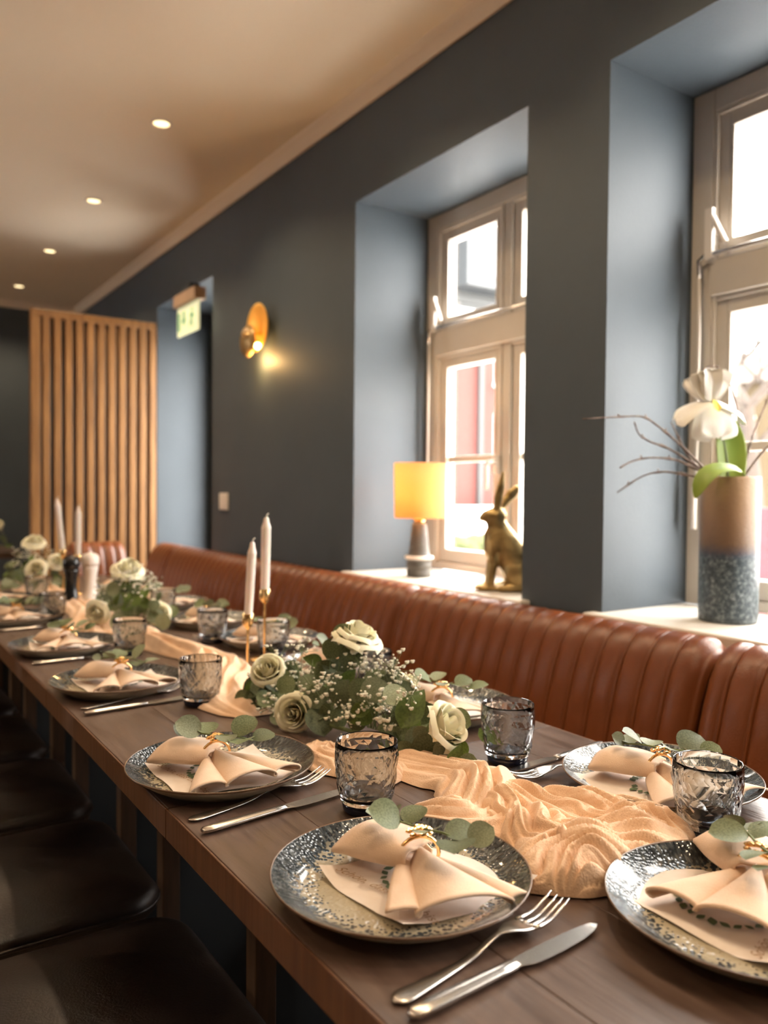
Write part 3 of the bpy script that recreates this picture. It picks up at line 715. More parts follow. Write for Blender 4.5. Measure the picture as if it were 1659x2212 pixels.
def sprig(seed, label, loc, rz):
    rr = random.Random(seed); t = thing('eucalyptus_sprig', label, 'eucalyptus sprig', loc, rz, 'eucalyptus sprigs in napkin rings')
    pts = [Vector((-.030, .044, .046)), Vector((-.016, .022, .050)), Vector((.0, .0, .050)), Vector((.020, -.018, .050)), Vector((.042, -.036, .044))]
    link('stem', MB().tube(pts, .0013, 6).m('s'), stem_m, t)
    for i, (f, s) in enumerate(((.02, .022), (.14, .030), (.28, .038), (.36, .036), (.64, .036), (.76, .040), (.90, .040), (1.0, .034))):
        x = f * 4; a = min(int(x), 3); p = pts[a].lerp(pts[a + 1], x - a)
        side = 1 if i % 2 else -1
        d = Vector((side * .62 + rr.uniform(-.3, .3), side * .50 + rr.uniform(-.3, .3) + (-.55 if f > .5 else .45), rr.uniform(.0, .6)))
        up = Vector((rr.uniform(-.9, -.2), rr.uniform(-.9, -.1), 1))
        put_leaf(t, 0 if rr.random() < .62 else 1, p, s * rr.uniform(.9, 1.12), d, up)
    return t

# tumbler
def tumbler_meshes(seed):
    rr = random.Random(seed); n = 20; rows = 9; H = .092
    def rad(z):
        u = z / H; return .0315 + .0095 * min(1, (u * 1.35)) ** .8 + .0015 * math.sin(u * PI)
    v = []; f = []
    z0 = .014
    for j in range(rows + 1):
        z = z0 + (H - .012 - z0) * j / rows
        for i in range(n):
            a = 2 * PI * (i + .5 * (j % 2)) / n
            r = rad(z) + (rr.uniform(-.0011, .0011) if 0 < j < rows else 0)
            zz = z + (rr.uniform(-.0025, .0025) if 0 < j < rows else 0)
            v.append((r * math.cos(a), r * math.sin(a), zz))
    for j in range(rows):
        for i in range(n):
            a0, a1 = j * n + i, j * n + (i + 1) % n; b0, b1 = (j + 1) * n + i, (j + 1) * n + (i + 1) % n
            if j % 2 == 0: f += [(a0, a1, b0), (a1, b1, b0)]
            else: f += [(a0, b1, b0), (a0, a1, b1)]
    nf = len(f); base = len(v); N = n
    # smooth lip, then the inner wall
    last = rows * n
    prof = [(rad(H - .012) + .0002, H - .009), (rad(H) + .0003, H - .002), (rad(H) - .0004, H), (rad(H) - .0016, H - .001), (rad(H - .012) - .0028, H - .012), (rad(H * .6) - .0028, H * .6), (rad(H * .3) - .003, H * .3), (rad(.02) - .005, .0185), (.012, .0172), (.0005, .017)]
    off = .5 * (rows % 2)
    prev = [last + i for i in range(n)]
    for r, z in prof:
        cur = []
        for i in range(n):
            a = 2 * PI * (i + off) / n; v.append((r * math.cos(a), r * math.sin(a), z)); cur.append(len(v) - 1)
        for i in range(n): f.append((prev[i], prev[(i + 1) % n], cur[(i + 1) % n], cur[i]))
        prev = cur
    # bottom of the body shell
    prev = [i for i in range(n)]
    for r in (.012, .0005):
        cur = []
        for i in range(n):
            a = 2 * PI * i / n; v.append((r * math.cos(a), r * math.sin(a), .0142)); cur.append(len(v) - 1)
        for i in range(n): f.append((prev[(i + 1) % n], prev[i], cur[i], cur[(i + 1) % n]))
        prev = cur
    body = mesh('tumbler_body', v, f, False)
    for i, pgn in enumerate(body.polygons): pgn.use_smooth = i >= nf + n * 3
    bs = MB().lathe([(.0005, 0), (.027, 0), (.0302, .0012), (.0310, .004), (.0326, .0138), (.0005, .0139)], 40).m('tumbler_base', True)
    body.materials.append(glass_body); bs.materials.append(glass_base); return body, bs
TB = [tumbler_meshes(s) for s in (3, 7, 11)]
def lip_mesh():
    m = MB().lathe([(.0412, .0895), (.0418, .0915), (.0412, .0932), (.0400, .0932), (.0396, .0915), (.0402, .0895)], 40); m.f += []
    return m
def tumbler(x, y, label, k):
    t = thing('tumbler', label, 'glass', (x, y, TZ + .0005), k * 1.3, 'faceted smoky blue tumblers')
    link('faceted_body', TB[k % 3][0], None, t); link('base', TB[k % 3][1], None, t)

# cutlery: x along the length, handle end at x=0
def fork_mesh():
    def zc(x): return .0035 + (.010 * math.exp(-((x - .128) / .030) ** 2)) + (.012 * max(0, (x - .165) / .045) ** 2) - .001
    def wd(x):
        if x < .012: return .0095 * math.sqrt(max(.02, 1 - ((.012 - x) / .012) ** 2))
        if x < .075: return .0095 - .0050 * (x - .012) / .063
        if x < .125: return .0045 - .0012 * math.sin((x - .075) / .05 * PI / 2)
        return .0033 + .0092 * math.sin(min(1, (x - .125) / .030) * PI / 2)
    m = MB(); xs = [i * .165 / 40 for i in range(41)]
    v = []; f = []; n = 8
    for x in xs:
        w_ = wd(x); z = zc(x); th = .0013
        for k in range(n):
            a = 2 * PI * k / n; dish = (.0030 * max(0, (x - .135) / .03) * (abs(math.cos(a)) ** 2))
            v.append((x, w_ * math.cos(a), z + th * math.sin(a) + dish))
    for i in range(len(xs) - 1):
        for k in range(n): f.append((i * n + k, (i + 1) * n + k, (i + 1) * n + (k + 1) % n, i * n + (k + 1) % n))
    f.append(tuple(range(n))); f.append(tuple(40 * n + k for k in range(n))[::-1]); m.add(v, f)
    for k in range(4):
        yy = (-.0105 + .007 * k); pts = [(.160 + i * .052 / 6, yy * (1 - .03 * i / 6), zc(.160 + i * .052 / 6) + .0020 * (yy / .0105) ** 2) for i in range(7)]
        m.tube(pts, [.0021, .0020, .0019, .0018, .0016, .0014, .0008], 6)
    me = m.m('fork'); me.materials.append(steel); return me
def knife_meshes():
    m = MB(); v = []; f = []; n = 10
    xs = [0, .004, .02, .06, .10, .118, .122]; ws = [.004, .0075, .0085, .0078, .0070, .0068, .004]
    for x, w_ in zip(xs, ws):
        for k in range(n):
            a = 2 * PI * k / n; v.append((x, w_ * math.cos(a), .0048 + .0040 * (w_ / .0085) * math.sin(a)))
    for i in range(len(xs) - 1):
        for k in range(n): f.append((i * n + k, (i + 1) * n + k, (i + 1) * n + (k + 1) % n, i * n + (k + 1) % n))
    f.append(tuple(range(n))); f.append(tuple((len(xs) - 1) * n + k for k in range(n))[::-1])
    hm = MB().add(v, f).m('knife_handle'); hm.materials.append(steel)
    top = [(.116, .0035), (.124, .0055), (.135, .0062), (.16, .0066), (.19, .0066), (.21, .0058), (.226, .0035), (.233, 0.)]
    bot = [(.116, -.0035), (.122, -.0050), (.130, -.0095), (.145, -.0112), (.17, -.0115), (.195, -.0105), (.215, -.0075), (.229, -.003), (.233, 0.)]
    v = []; f = []
    K = 14
    def lerpc(c, u):
        x = c[0][0] + (c[-1][0] - c[0][0]) * u
        for a, b_ in zip(c[:-1], c[1:]):
            if a[0] <= x <= b_[0]: return x, a[1] + (b_[1] - a[1]) * (x - a[0]) / max(1e-6, b_[0] - a[0])
        return c[-1]
    for i in range(K + 1):
        x, yt = lerpc(top, i / K); _, yb = lerpc(bot, i / K)
        v += [(x, yt, .0058), (x, yb, .0046), (x, yb, .0042), (x, yt, .0034)]
    for i in range(K):
        for k in range(4): f.append((i * 4 + k, i * 4 + (k + 1) % 4, (i + 1) * 4 + (k + 1) % 4, (i + 1) * 4 + k))
    f += [(0, 3, 2, 1), (K * 4, K * 4 + 1, K * 4 + 2, K * 4 + 3)]
    bm_ = MB().add(v, f).m('knife_blade', False); bm_.materials.append(steel); return hm, bm_
FK = fork_mesh(); KH, KB = knife_meshes()

def place(x, y, rz, who, seed, naprot=0., fork=None, knife=None, k=0, napoff=(0, 0), cloff=None):
    c, s = math.cos(rz), math.sin(rz)
    def L(a, b_): return (x + c * a - s * b_, y + s * a + c * b_)
    pl = thing('plate', 'blue speckled stoneware plate at the ' + who, 'plate', (x, y, TZ), rz + seed, 'stoneware plates')
    link('plate_well', pl_m, None, pl); link('rim', pr_m, None, pl); link('underside', po_m, None, pl)
    px, py = L(.012 + napoff[0], -.004 + napoff[1])
    pn = link('paper_napkin', papers[k % 3], None, None, (px, py, TZ + .0082), (0, 0, rz + .06 * math.sin(seed * 3)))
    tag(pn, 'white printed paper napkin on the plate at the ' + who, 'paper napkin', 'printed paper napkins')
    o = link('printed_lettering', lettering, None, pn, (-.062, -.004, 0), (0, 0, R(-82))); link('printed_leaves', leafprint, None, pn, (.0, .006, 0))
    cl = cloff or napoff; cx, cy = L(.008 + cl[0], .006 + cl[1])
    zz = TZ + .0125
    nn = link('cloth_napkin', naps[k % 3], None, None, (cx, cy, zz), (0, 0, rz + naprot)); tag(nn, 'peach linen napkin gathered in a ring at the ' + who, 'napkin', 'peach linen napkins')
    sd = nn.modifiers.new('s', 'SOLIDIFY'); sd.thickness = .0028; sd.offset = 1
    rg = thing('napkin_ring', 'gold napkin ring with leaf cluster at the ' + who, 'napkin ring', (cx, cy, zz), rz + naprot, 'gold napkin rings')
    link('band', ring_band, None, rg); link('leaf_cluster', ring_top, None, rg)
    sprig(seed * 7 + 3, 'eucalyptus sprig tucked in the napkin ring at the ' + who, (cx, cy, zz), rz + naprot)
    if fork:
        a = L(*fork[:2]); o = link('fork', FK, None, None, (a[0], a[1], TZ + .0005), (0, 0, rz + fork[2])); o.scale = (1.06, 1.06, 1); tag(o, 'steel fork right of the plate at the ' + who, 'fork', 'steel forks')
    if knife:
        a = L(*knife[:2]); kn = thing('knife', 'steel table knife right of the fork at the ' + who, 'knife', (a[0], a[1], TZ + .0005), rz + knife[2], 'steel knives')
        link('handle', KH, None, kn); link('blade', KB, None, kn)
H_, Q_ = PI, PI / 2
place(.483, .682, 0, 'front chair-side place', 1, -.32, (-.112, -.150, R(7.5)), (-.113, -.174, R(3)), 0, (.016, -.006))
place(.458, 1.103, 0, 'second chair-side place', 2, .05, (-.098, -.131, R(10)), (-.098, -.176, R(6)), 1, (-.016, -.004))
place(.478, 1.709, 0, 'third chair-side place', 3, .0, (-.105, -.128, R(13)), (-.110, -.172, R(5)), 1)
place(.474, 2.183, 0, 'fourth chair-side place', 4, -.2, (-.098, -.112, R(10)), (-.105, -.142, R(5)), 2)
place(.440, 2.72, 0, 'fifth chair-side place', 5, .1, (-.07, -.13, R(4)), (-.07, -.155, R(4)), 0)
place(.45, 3.22, 0, 'sixth chair-side place', 6, .2, None, None, 2)
place(.728, .441, Q_, 'head place in the lower right corner', 7, R(-165), (-.10, -.175, R(4)), (-.11, -.21, 0), 1, (.015, .0), (.012, -.052))
place(.962, .722, H_, 'front bench-side place', 8, R(165), (-.055, -.115, R(-4)), (-.085, -.178, R(5)), 2)
place(.940, 1.195, H_, 'second bench-side place', 9, R(160), None, None, 0)
place(.955, 1.60, H_, 'third bench-side place behind the main bouquet', 10, R(170), None, None, 1)
place(.965, 1.995, H_, 'fourth bench-side place behind the brass candlesticks', 11, R(170), (-.06, -.115, R(-4)), (-.085, -.165, R(3)), 2)
place(.950, 2.38, H_, 'fifth bench-side place', 12, R(150), (-.06, -.115, R(-4)), (-.085, -.165, R(3)), 0)
place(.968, 2.81, H_, 'sixth bench-side place', 13, R(180), None, None, 1)
place(.955, 3.30, H_, 'seventh bench-side place', 14, R(180), None, None, 2)
GL = [(.571, .886, 'smoky blue faceted tumbler between the two front chair-side plates'), (.882, .593, 'smoky blue faceted tumbler at the right, beside the gauze runner'), (.859, .927, 'smoky blue faceted tumbler near the bench, right of the bouquet'),
      (.578, 1.498, 'smoky tumbler left of the main bouquet, beside the third chair-side plate'), (.601, 2.045, 'smoky tumbler in front of the second bouquet, beside fourth plate'), (.545, 2.68, 'blurred dark tumbler left of the second bouquet'),
      (.600, 3.22, 'blurred tumbler far left beside the black mill'), (.905, 1.845, 'smoky tumbler behind the two brass candlesticks'), (.844, 2.10, 'smoky tumbler between the second bouquet and the candles'), (.905, 1.385, 'smoky tumbler hidden behind the main bouquet'), (.88, 2.62, 'far tumbler behind the second bouquet')]
for i, (x, y, lb) in enumerate(GL): tumbler(x, y, lb, i)

# ================================================================== candles
def candlestick(x, y, hh, lh, lc, tip=(0, 0), rad=.0105, clen=.17):
    t = thing('candle_holder', lh, 'candlestick', (x, y, TZ + .0005), 0, 'brass candle holders')
    link('foot', MB().lathe([(.0005, 0), (.036, 0), (.037, .002), (.034, .004), (.006, .006), (.003, .010)], 32).m('f'), brass, t)
    link('rod', MB().lathe([(.0032, .008), (.0032, hh - .036)], 14).m('r'), brass, t)
    link('cup', MB().lathe([(.0032, hh - .038), (.0055, hh - .036), (.0125, hh - .026), (.0135, hh - .024), (.0135, hh - .001), (.0128, hh), (.0115, hh), (.0115, hh - .022), (.0005, hh - .022)], 28).m('c'), brass, t)
    c = thing('candle', lc, 'candle', (x, y, TZ + hh - .0215), 0, 'white taper candles')
    L = clen + .02
    m = MB(); n = 20; prof = [(.0005, 0), (rad * .92, 0), (rad * .95, .02), (rad, L - .03), (rad * 1.04, L - .028), (rad * .97, L - .024), (rad * .62, L - .012), (rad * .55, L - .004), (rad * .3, L)]
    v = []; f = []
    for r_, z in prof:
        for i in range(n):
            a = 2 * PI * i / n; u = z / L; v.append((r_ * math.cos(a) + tip[0] * u, r_ * math.sin(a) + tip[1] * u, z))
    f = [(j * n + i, j * n + (i + 1) % n, (j + 1) * n + (i + 1) % n, (j + 1) * n + i) for j in range(len(prof) - 1) for i in range(n)]
    link('wax', MB().add(v, f).m('wax'), candle_m, c)
    link('wick', MB().tube([(tip[0], tip[1], L - .002), (tip[0] + .001, tip[1], L + .005), (tip[0] + .005, tip[1] - .003, L + .009)], [.0018, .0018, .0012], 6).m('w'), wick_m, c)
candlestick(.788, 1.742, .131, 'shorter slim brass candle holder behind the main bouquet', 'shorter white taper candle in front, leaning slightly right', (.010, -.002))
candlestick(.867, 1.817, .176, 'taller slim brass candle holder behind the main bouquet', 'taller white taper candle in front', (.003, 0), .0118, .18)
candlestick(.725, 3.36, .18, 'blurred brass candle holder behind the black mill', 'blurred white candle far left, leaning left', (-.022, .008), .0115, .20)
candlestick(.775, 3.33, .16, 'blurred brass candle holder behind the white mill', 'blurred white candle behind the white mill', (0, 0), .0115, .19)

def mill(x, y, lb, mt, sc=1.):
    t = thing('spice_mill', lb, 'spice mill', (x, y, TZ + .0005), 0, 'black and white mills')
    link('body', MB().lathe([(r_ * sc, z * sc) for r_, z in [(.0005, 0), (.029, 0), (.030, .004), (.030, .018), (.0275, .024), (.022, .05), (.020, .075), (.0225, .10), (.0265, .118), (.0275, .126), (.024, .129), (.0005, .129)]], 32).m('b'), mt, t)
    link('head', MB().lathe([(r_ * sc, z * sc) for r_, z in [(.023, .129), (.0285, .132), (.0305, .142), (.0305, .156), (.027, .168), (.016, .174), (.006, .176), (.006, .180), (.0005, .181)]], 32).m('h'), mt, t)
mill(.688, 3.06, 'black glossy pepper mill beside the white mill', black_gloss); mill(.755, 3.06, 'white salt mill beside the black mill', white_lac, 1.05)

# ================================================================== flowers
def rose_petal(r0, H, flare, curl, span):
    def fn(u, v):
        t = v * 2 - 1; a = t * span * (.75 + .25 * math.sin(u * PI))
        hmax = H * (1 - .22 * abs(t) ** 2.6)
        h = hmax * u; r_ = r0 * (.25 + .75 * math.sin(min(1, u * 1.6) * PI / 2)) + flare * max(0, u - .55) ** 1.6
        z = h - curl * max(0, u - .72) ** 2
        return (r_ * math.cos(a), r_ * math.sin(a), z)
    return MB().grid(fn, 9, 8)
RP = []
for (r0, H, fl_, cu, sp) in ((.0042, .035, .000, 0, 2.1), (.0078, .0365, .003, 0, 1.6), (.0120, .037, .008, .02, 1.35), (.0165, .0365, .016, .06, 1.15), (.0210, .0345, .030, .16, 1.05), (.0245, .030, .036, .16, 1.0)):
    m = rose_petal(r0, H, fl_, cu, sp).m('petal'); m.materials.append(petal_m); RP.append(m)
def rose(par, p, axis, size=1., openn=1, seed=0):
    rr = random.Random(seed)
    r_ = bpy.data.objects.new('rose', None); C.objects.link(r_); r_.parent = par; r_.location = p; r_.scale = (size,) * 3
    r_.rotation_euler = Vector((0, 0, 1)).rotation_difference(Vector(axis).normalized()).to_euler()
    r_['label'] = 'cream white rose'
    k = 0
    for ring, cnt in enumerate((2, 3, 4, 5, 6, 6 if openn else 0)):
        for i in range(cnt):
            o = link('petal', RP[ring], None, r_, (0, 0, -.001 * ring), (rr.uniform(-.07, .07), rr.uniform(-.06, .08), 2 * PI * (i + .5 * ring + rr.uniform(-.12, .12)) / cnt))
            o.scale = (1, 1, rr.uniform(.92, 1.06)); k += 1
    link('calyx', MB().lathe([(.0005, -.012), (.004, -.010), (.010, -.003), (.012, .004), (.006, .002)], 12).m('c'), stem_m, r_)

def breath(par, pts, seed, per=15, rad=.026, root=None):
    rr = random.Random(seed); m = MB(); s = MB()
    for p in pts:
        p = Vector(p); base = Vector(root(p)) if root else p - Vector((0, 0, .06)); mid = p.lerp(base, .45)
        s.tube([base, mid, p], [.0010, .0008, .0006], 4, False)
        for k in range(per):
            d = Vector((rr.gauss(0, 1), rr.gauss(0, 1), rr.gauss(.15, 1))); d = d.normalized() * rad * rr.uniform(.35, 1.15); c = p + d
            r_ = rr.choice((.0018, .0024, .0032, .0036)); 
            m.ball(c, r_, (1, 1, .85), 6, 4)
            if r_ > .003: m.ball(c + Vector((.0016, -.0012, .0014)), r_ * .7, (1, 1, .8), 5, 3); m.ball(c + Vector((-.0018, .001, .001)), r_ * .7, (1, 1, .8), 5, 3)
            s.tube([p + d * .1 - Vector((0, 0, .004)), c], .0004, 3, False)
    o = link('baby_breath_blossoms', m.m('bb'), blossom_m, par); o['kind'] = 'stuff'; o['label'] = "tiny white baby's breath blossoms"
    o = link('baby_breath_stems', s.m('bs'), stem_m, par); o['kind'] = 'stuff'

LEAVES = [(.739,1.225,.914,.039,0),(.731,1.252,.886,.034,0),(.744,1.208,.878,.039,0),(.732,1.250,.852,.037,0),(.740,1.224,.859,.031,0),(.630,1.415,.772,.033,0),(.640,1.381,.765,.030,3),(.650,1.346,.786,.040,0),(.691,1.386,.835,.033,2),(.677,1.257,.799,.033,0),(.687,1.226,.810,.038,0),(.703,1.173,.825,.037,0),(.715,1.133,.839,.034,0),(.724,1.103,.844,.039,1),(.737,1.059,.842,.037,1),(.680,1.206,.775,.048,0),(.702,1.176,.785,.032,0),(.717,1.125,.793,.038,2),(.747,1.026,.828,.062,2),(.740,1.049,.785,.033,0),(.730,1.040,.772,.035,0),(.749,1.019,.781,.033,1),(.750,.991,.772,.044,0),(.764,.965,.774,.033,1),(.768,.942,.770,.034,2),(.774,.920,.765,.026,0),(.728,1.020,.765,.027,0),(.645,1.290,.764,.030,0),(.673,1.270,.780,.027,3),(.717,1.299,.859,.032,2),(.725,1.272,.843,.028,1),(.664,1.301,.819,.031,0)]
BB = [(.709,1.326,.873),(.691,1.386,.853),(.691,1.386,.820),(.675,1.437,.805),(.756,1.168,.859),(.767,1.135,.864),(.776,1.102,.851),(.739,1.019,.855),(.764,1.144,.844),(.772,1.115,.873),(.721,1.079,.827),(.714,1.102,.820),(.728,1.054,.819),(.690,1.182,.800),(.704,1.134,.809),(.655,1.296,.778),(.648,1.319,.782),(.725,1.063,.799),(.700,1.147,.790),(.722,1.283,.830),(.737,1.231,.833),(.707,1.333,.834),(.687,1.189,.837),(.751,1.186,.870),(.677,1.225,.831)]
VIEW = Vector((-.52, -.80, .12))
rr = random.Random(21)
fa = thing('flower_arrangement', "large bouquet of white roses, eucalyptus and baby's breath on the runner", 'bouquet', (0, 0, 0), 0, 'table bouquets')
fa.location = (.70, 1.18, TZ); OF = Vector((.70, 1.18, TZ))
def leafset(par, items, OF, rr):
    for (x, y, z, s, k) in items:
        up = VIEW + Vector((rr.uniform(-.45, .45), rr.uniform(-.45, .45), rr.uniform(-.2, .75)))
        d = Vector((rr.uniform(-1, 1), rr.uniform(-1, 1), rr.uniform(-.3, .9)))
        d = d - up * (d.dot(up) / up.dot(up)); d.normalize()
        p = Vector((x, y, z)) - OF - d * s * .5
        put_leaf(par, k, p, s, d, up)
leafset(fa, [(a, b_, c, d * 1.2, e) for a, b_, c, d, e in LEAVES], OF, rr)
extra = []
for i in range(84):
    u = rr.random(); y = 1.45 - .50 * u; xc = .655 + .125 * u; a = rr.uniform(0, 2 * PI)
    hgt = .03 + .075 * math.sin(PI * min(1, max(0, u))) ; rd = rr.uniform(.3, 1)
    extra.append((xc + .055 * rd * math.cos(a) + .02, y, TZ + .018 + hgt * rd * abs(math.sin(a)), rr.uniform(.032, .047), rr.choice((0, 0, 0, 1, 2, 2, 3))))
leafset(fa, extra, OF, rr)
rose(fa, Vector((.762, 1.224, .890)) - OF, (.15, -.25, 1), 1.38, 1, 1); rose(fa, Vector((.768, .995, .795)) - OF, (.35, -.80, .45), 1.42, 0, 2)
rose(fa, Vector((.668, 1.262, .778)) - OF, (-.65, -.6, .15), 1.25, 0, 3); rose(fa, Vector((.668, 1.375, .822)) - OF, (-.5, -.5, .6), 1.15, 0, 4); rose(fa, Vector((.79, 1.12, .83)) - OF, (.8, .0, .5), .9, 0, 5)
def rootf(p):
    q_ = p + OF; u = max(0, min(1, (1.45 - q_.y) / .5)); return Vector((.665 + .11 * u, 1.40 - .40 * u, .770)) - OF
breath(fa, [Vector(p) - OF for p in BB], 5, 22, .029, rootf)
sm = MB()
for (x, y, z, s, k) in LEAVES + extra[:24]:
    p = Vector((x, y, z)) - OF; e = rootf(p); sm.tube([e, p.lerp(e, .5) + Vector((0, 0, .01)), p], .0012, 4, False)
sm.tube([(-.03, .24, .012), (.0, 0, .016), (.06, -.19, .012)], .004, 6); link('stems', sm.m('st'), stem_m, fa)
# tall eucalyptus tip that carries the highest leaves
link('stem', MB().tube([Vector((.72, 1.22, .775)) - OF, Vector((.735, 1.235, .85)) - OF, Vector((.738, 1.23, .905)) - OF], .0016, 6).m('s'), stem_m, fa)

def bouquet(label, cx, cy, lx, ly, hgt, roses_, nl, nb_, seed):
    rr = random.Random(seed); t = thing('flower_arrangement', label, 'bouquet', (cx, cy, TZ), 0, 'table bouquets'); O = Vector((cx, cy, TZ))
    it = []
    for i in range(nl):
        a = rr.uniform(0, 2 * PI); rd = math.sqrt(rr.random()); e = rr.random()
        it.append((cx + lx * rd * math.cos(a), cy + ly * rd * math.sin(a), TZ + .02 + hgt * (1 - rd * rd * .8) * (.25 + .75 * e), rr.uniform(.036, .054), rr.choice((0, 0, 1, 2, 2, 3))))
    leafset(t, it, O, rr)
    for i, (p, ax, s) in enumerate(roses_): rose(t, Vector(p) - O, ax, s, 1, seed + i)
    pts = []
    for i in range(nb_):
        a = rr.uniform(0, 2 * PI); rd = math.sqrt(rr.random()); pts.append((lx * .8 * rd * math.cos(a), ly * .8 * rd * math.sin(a), .05 + hgt * (1 - .6 * rd * rd)))
    breath(t, pts, seed, 14, .028)
    sm = MB()
    for (x, y, z, s, k) in it: p = Vector((x, y, z)) - O; sm.tube([(p.x * .3, p.y * .3, .012), (p.x * .7, p.y * .7, p.z * .6 + .006), p], .0013, 4, False)
    link('stems', sm.m('st'), stem_m, t)
bouquet('second bouquet of roses and greenery, mid-table before the mills', .725, 2.46, .12, .17, .125,
        [((.715, 2.46, .908), (.0, -.45, .9), 1.5), ((.795, 2.40, .792), (-.35, -.85, .25), 1.08), ((.625, 2.42, .815), (-.6, -.6, -.25), 1.15), ((.80, 2.46, .80), (.5, -.5, .4), .9)], 64, 18, 40)
bouquet('third blurred bouquet of roses far along the table', .655, 3.62, .12, .20, .13,
        [((.665, 3.62, .925), (-.1, -.4, .9), 1.45), ((.655, 3.50, .835), (-.4, -.8, .4), 1.35), ((.735, 3.55, .86), (.2, -.8, .4), 1.1)], 44, 8, 60)
bouquet('blurred bouquet on the separate back table at left picture edge', .75, 6.05, .22, .22, .16, [((.72, 5.95, .93), (-.2, -.6, .7), 1.5), ((.86, 6.0, .91), (-.2, -.6, .7), 1.5), ((.64, 6.0, .9), (-.2, -.6, .7), 1.4)], 34, 6, 80)

# ================================================================== gauze runner
def gauze(paths, NS=90, NT=46):
    m = MB()
    for (pts, seed, kf, diag) in paths:
        def cr(u):
            x = u * (len(pts) - 1); i = min(int(x), len(pts) - 2); t = x - i
            p0, p1, p2, p3 = pts[max(i - 1, 0)], pts[i], pts[i + 1], pts[min(i + 2, len(pts) - 1)]
            return [.5 * (2 * b_ + (c - a) * t + (2 * a - 5 * b_ + 4 * c - d) * t * t + (3 * b_ - a - 3 * c + d) * t ** 3) for a, b_, c, d in zip(p0, p1, p2, p3)]
        def fn(u, v):
            x, y, w_, h = cr(u); x2, y2, _, _ = cr(min(1, u + .01)); x1, y1, _, _ = cr(max(0, u - .01))
            d = Vector((x2 - x1, y2 - y1)); d.normalize(); n = Vector((-d.y, d.x)); t = v * 2 - 1
            wob = 1 + .22 * mnoise.noise(Vector((u * 9 + seed, t * .7, seed)))
            wv = mnoise.noise(Vector((u * 3.2, t * 1.1, seed * 1.7))); wv2 = mnoise.noise(Vector((u * 6, t * 1.8, seed * 2.3)))
            ph = kf * t + 1.1 * wv + diag * u + .25 * wv2
            r1 = abs(math.sin(PI * ph)) ** .8; r2 = abs(math.sin(PI * (2.6 * ph + .9 * wv2)))
            env = max(0., 1 - abs(t) ** 2.6) ** .75
            endf = min(1, u / .06, (1 - u) / .06) ** .6 if 0 < u < 1 else 0
            big = .62 + .5 * mnoise.noise(Vector((u * 4.2 + 3, t * 1.1, seed * 3.1)))
            z = h * env * endf * (big * (.42 + .58 * r1) + .13 * r2)
            lat = w_ * t * wob * (.35 + .65 * endf)
            return (x + n.x * lat, y + n.y * lat, TZ + .0022 + max(0, z))
        m.grid(fn, NS, NT)
    return m
PA = [
    ([(.70, 1.02, .055, .030), (.735, .93, .06, .035), (.735, .86, .062, .042), (.70, .80, .065, .05), (.655, .765, .06, .05), (.61, .785, .045, .035), (.585, .825, .03, .02)], 1.3, 2.3, 2.5),
    ([(.710, .82, .05, .035), (.745, .755, .048, .048), (.785, .710, .042, .045), (.825, .665, .040, .042), (.850, .625, .036, .034), (.852, .585, .026, .022)], 4.1, 2.0, 5.0),
    ([(.84, .625, .035, .030), (.80, .622, .055, .045), (.745, .630, .066, .055), (.69, .625, .066, .055), (.648, .605, .06, .05), (.62, .575, .045, .035)], 7.7, 2.2, 7.5),
    ([(.700, .79, .04, .04), (.70, .735, .04, .048), (.685, .68, .045, .05), (.665, .63, .045, .05)], 9.2, 1.8, 1.5),
    ([(.66, 1.12, .05, .02), (.625, 1.10, .045, .028), (.635, 1.03, .05, .03), (.68, .95, .05, .026)], 2.2, 2.0, 1.0),
    ([(.64, 1.36, .06, .02), (.645, 1.45, .075, .035), (.665, 1.55, .075, .045), (.70, 1.66, .070, .050), (.735, 1.78, .066, .05), (.745, 1.9, .062, .045), (.72, 2.02, .062, .045), (.70, 2.14, .062, .04), (.69, 2.26, .06, .03)], 5.5, 2.6, 5.0),
    ([(.69, 2.2, .075, .03), (.665, 2.36, .10, .05), (.65, 2.5, .10, .06), (.69, 2.7, .08, .04), (.70, 2.9, .07, .03), (.69, 3.2, .08, .035), (.67, 3.5, .10, .04), (.68, 3.85, .08, .03)], 8.8, 2.6, 8.0),
]
gz = MB()
for i, p in enumerate(PA):
    q2 = gauze([p], 110 if i < 6 else 120, 48); gz.add(q2.v, q2.f)
o = link('table_runner', gz.m('runner'), gauze_m, None); tag(o, 'crumpled peach gauze table runner along the middle of the table', 'table runner')

# ================================================================== outside
snow = noisy(P('snow', (.82, .82, .82), .9), (.72, .71, .70), (.88, .88, .88), .6)
asphalt = noisy(P('street', (.25, .25, .26), .9), (.033, .033, .035), (.042, .042, .044), 2)
GZ = -1.0
struct('ground_outside', MB().box(-60, 60, -40, 70, GZ - .2, GZ).m('g', False), snow)
struct('street', MB().box(9, 30, 13.0, 16.0, GZ, GZ + .02).m('g', False), asphalt)
brick_r = brick_mat('red_brick', (.080, .0125, .0090), (.065, .010, .0072), (.085, .032, .026), 4.0)
white_out = P('white_render', (.85, .84, .82), .7); grey_clad = P('grey_cladding', (.021, .0225, .023), .6); dark_glass = P('dark_pane', (.012, .013, .014), .3); grey_blue = P('bay_grey', (.022, .025, .028), .5)
BY = 20.0
bl = thing('brick_building', 'red brick building with white windows seen through the hare window', 'building', (0, BY, GZ))
boxo('wall', (11, 30, 0, 8, 0, 7.9), brick_r, bl, 0)
boxo('cornice_band', (10.9, 30, -.25, 0, 7.4, 7.95), white_out, bl, 0)
boxo('upper_storey', (11.3, 30, .2, 8, 7.95, 14), grey_clad, bl, 0)
for k in range(22): boxo('cladding_board', (11.3, 24, .15, .2, 8.0 + k * .26, 8.2 + k * .26), grey_clad, bl, 0)
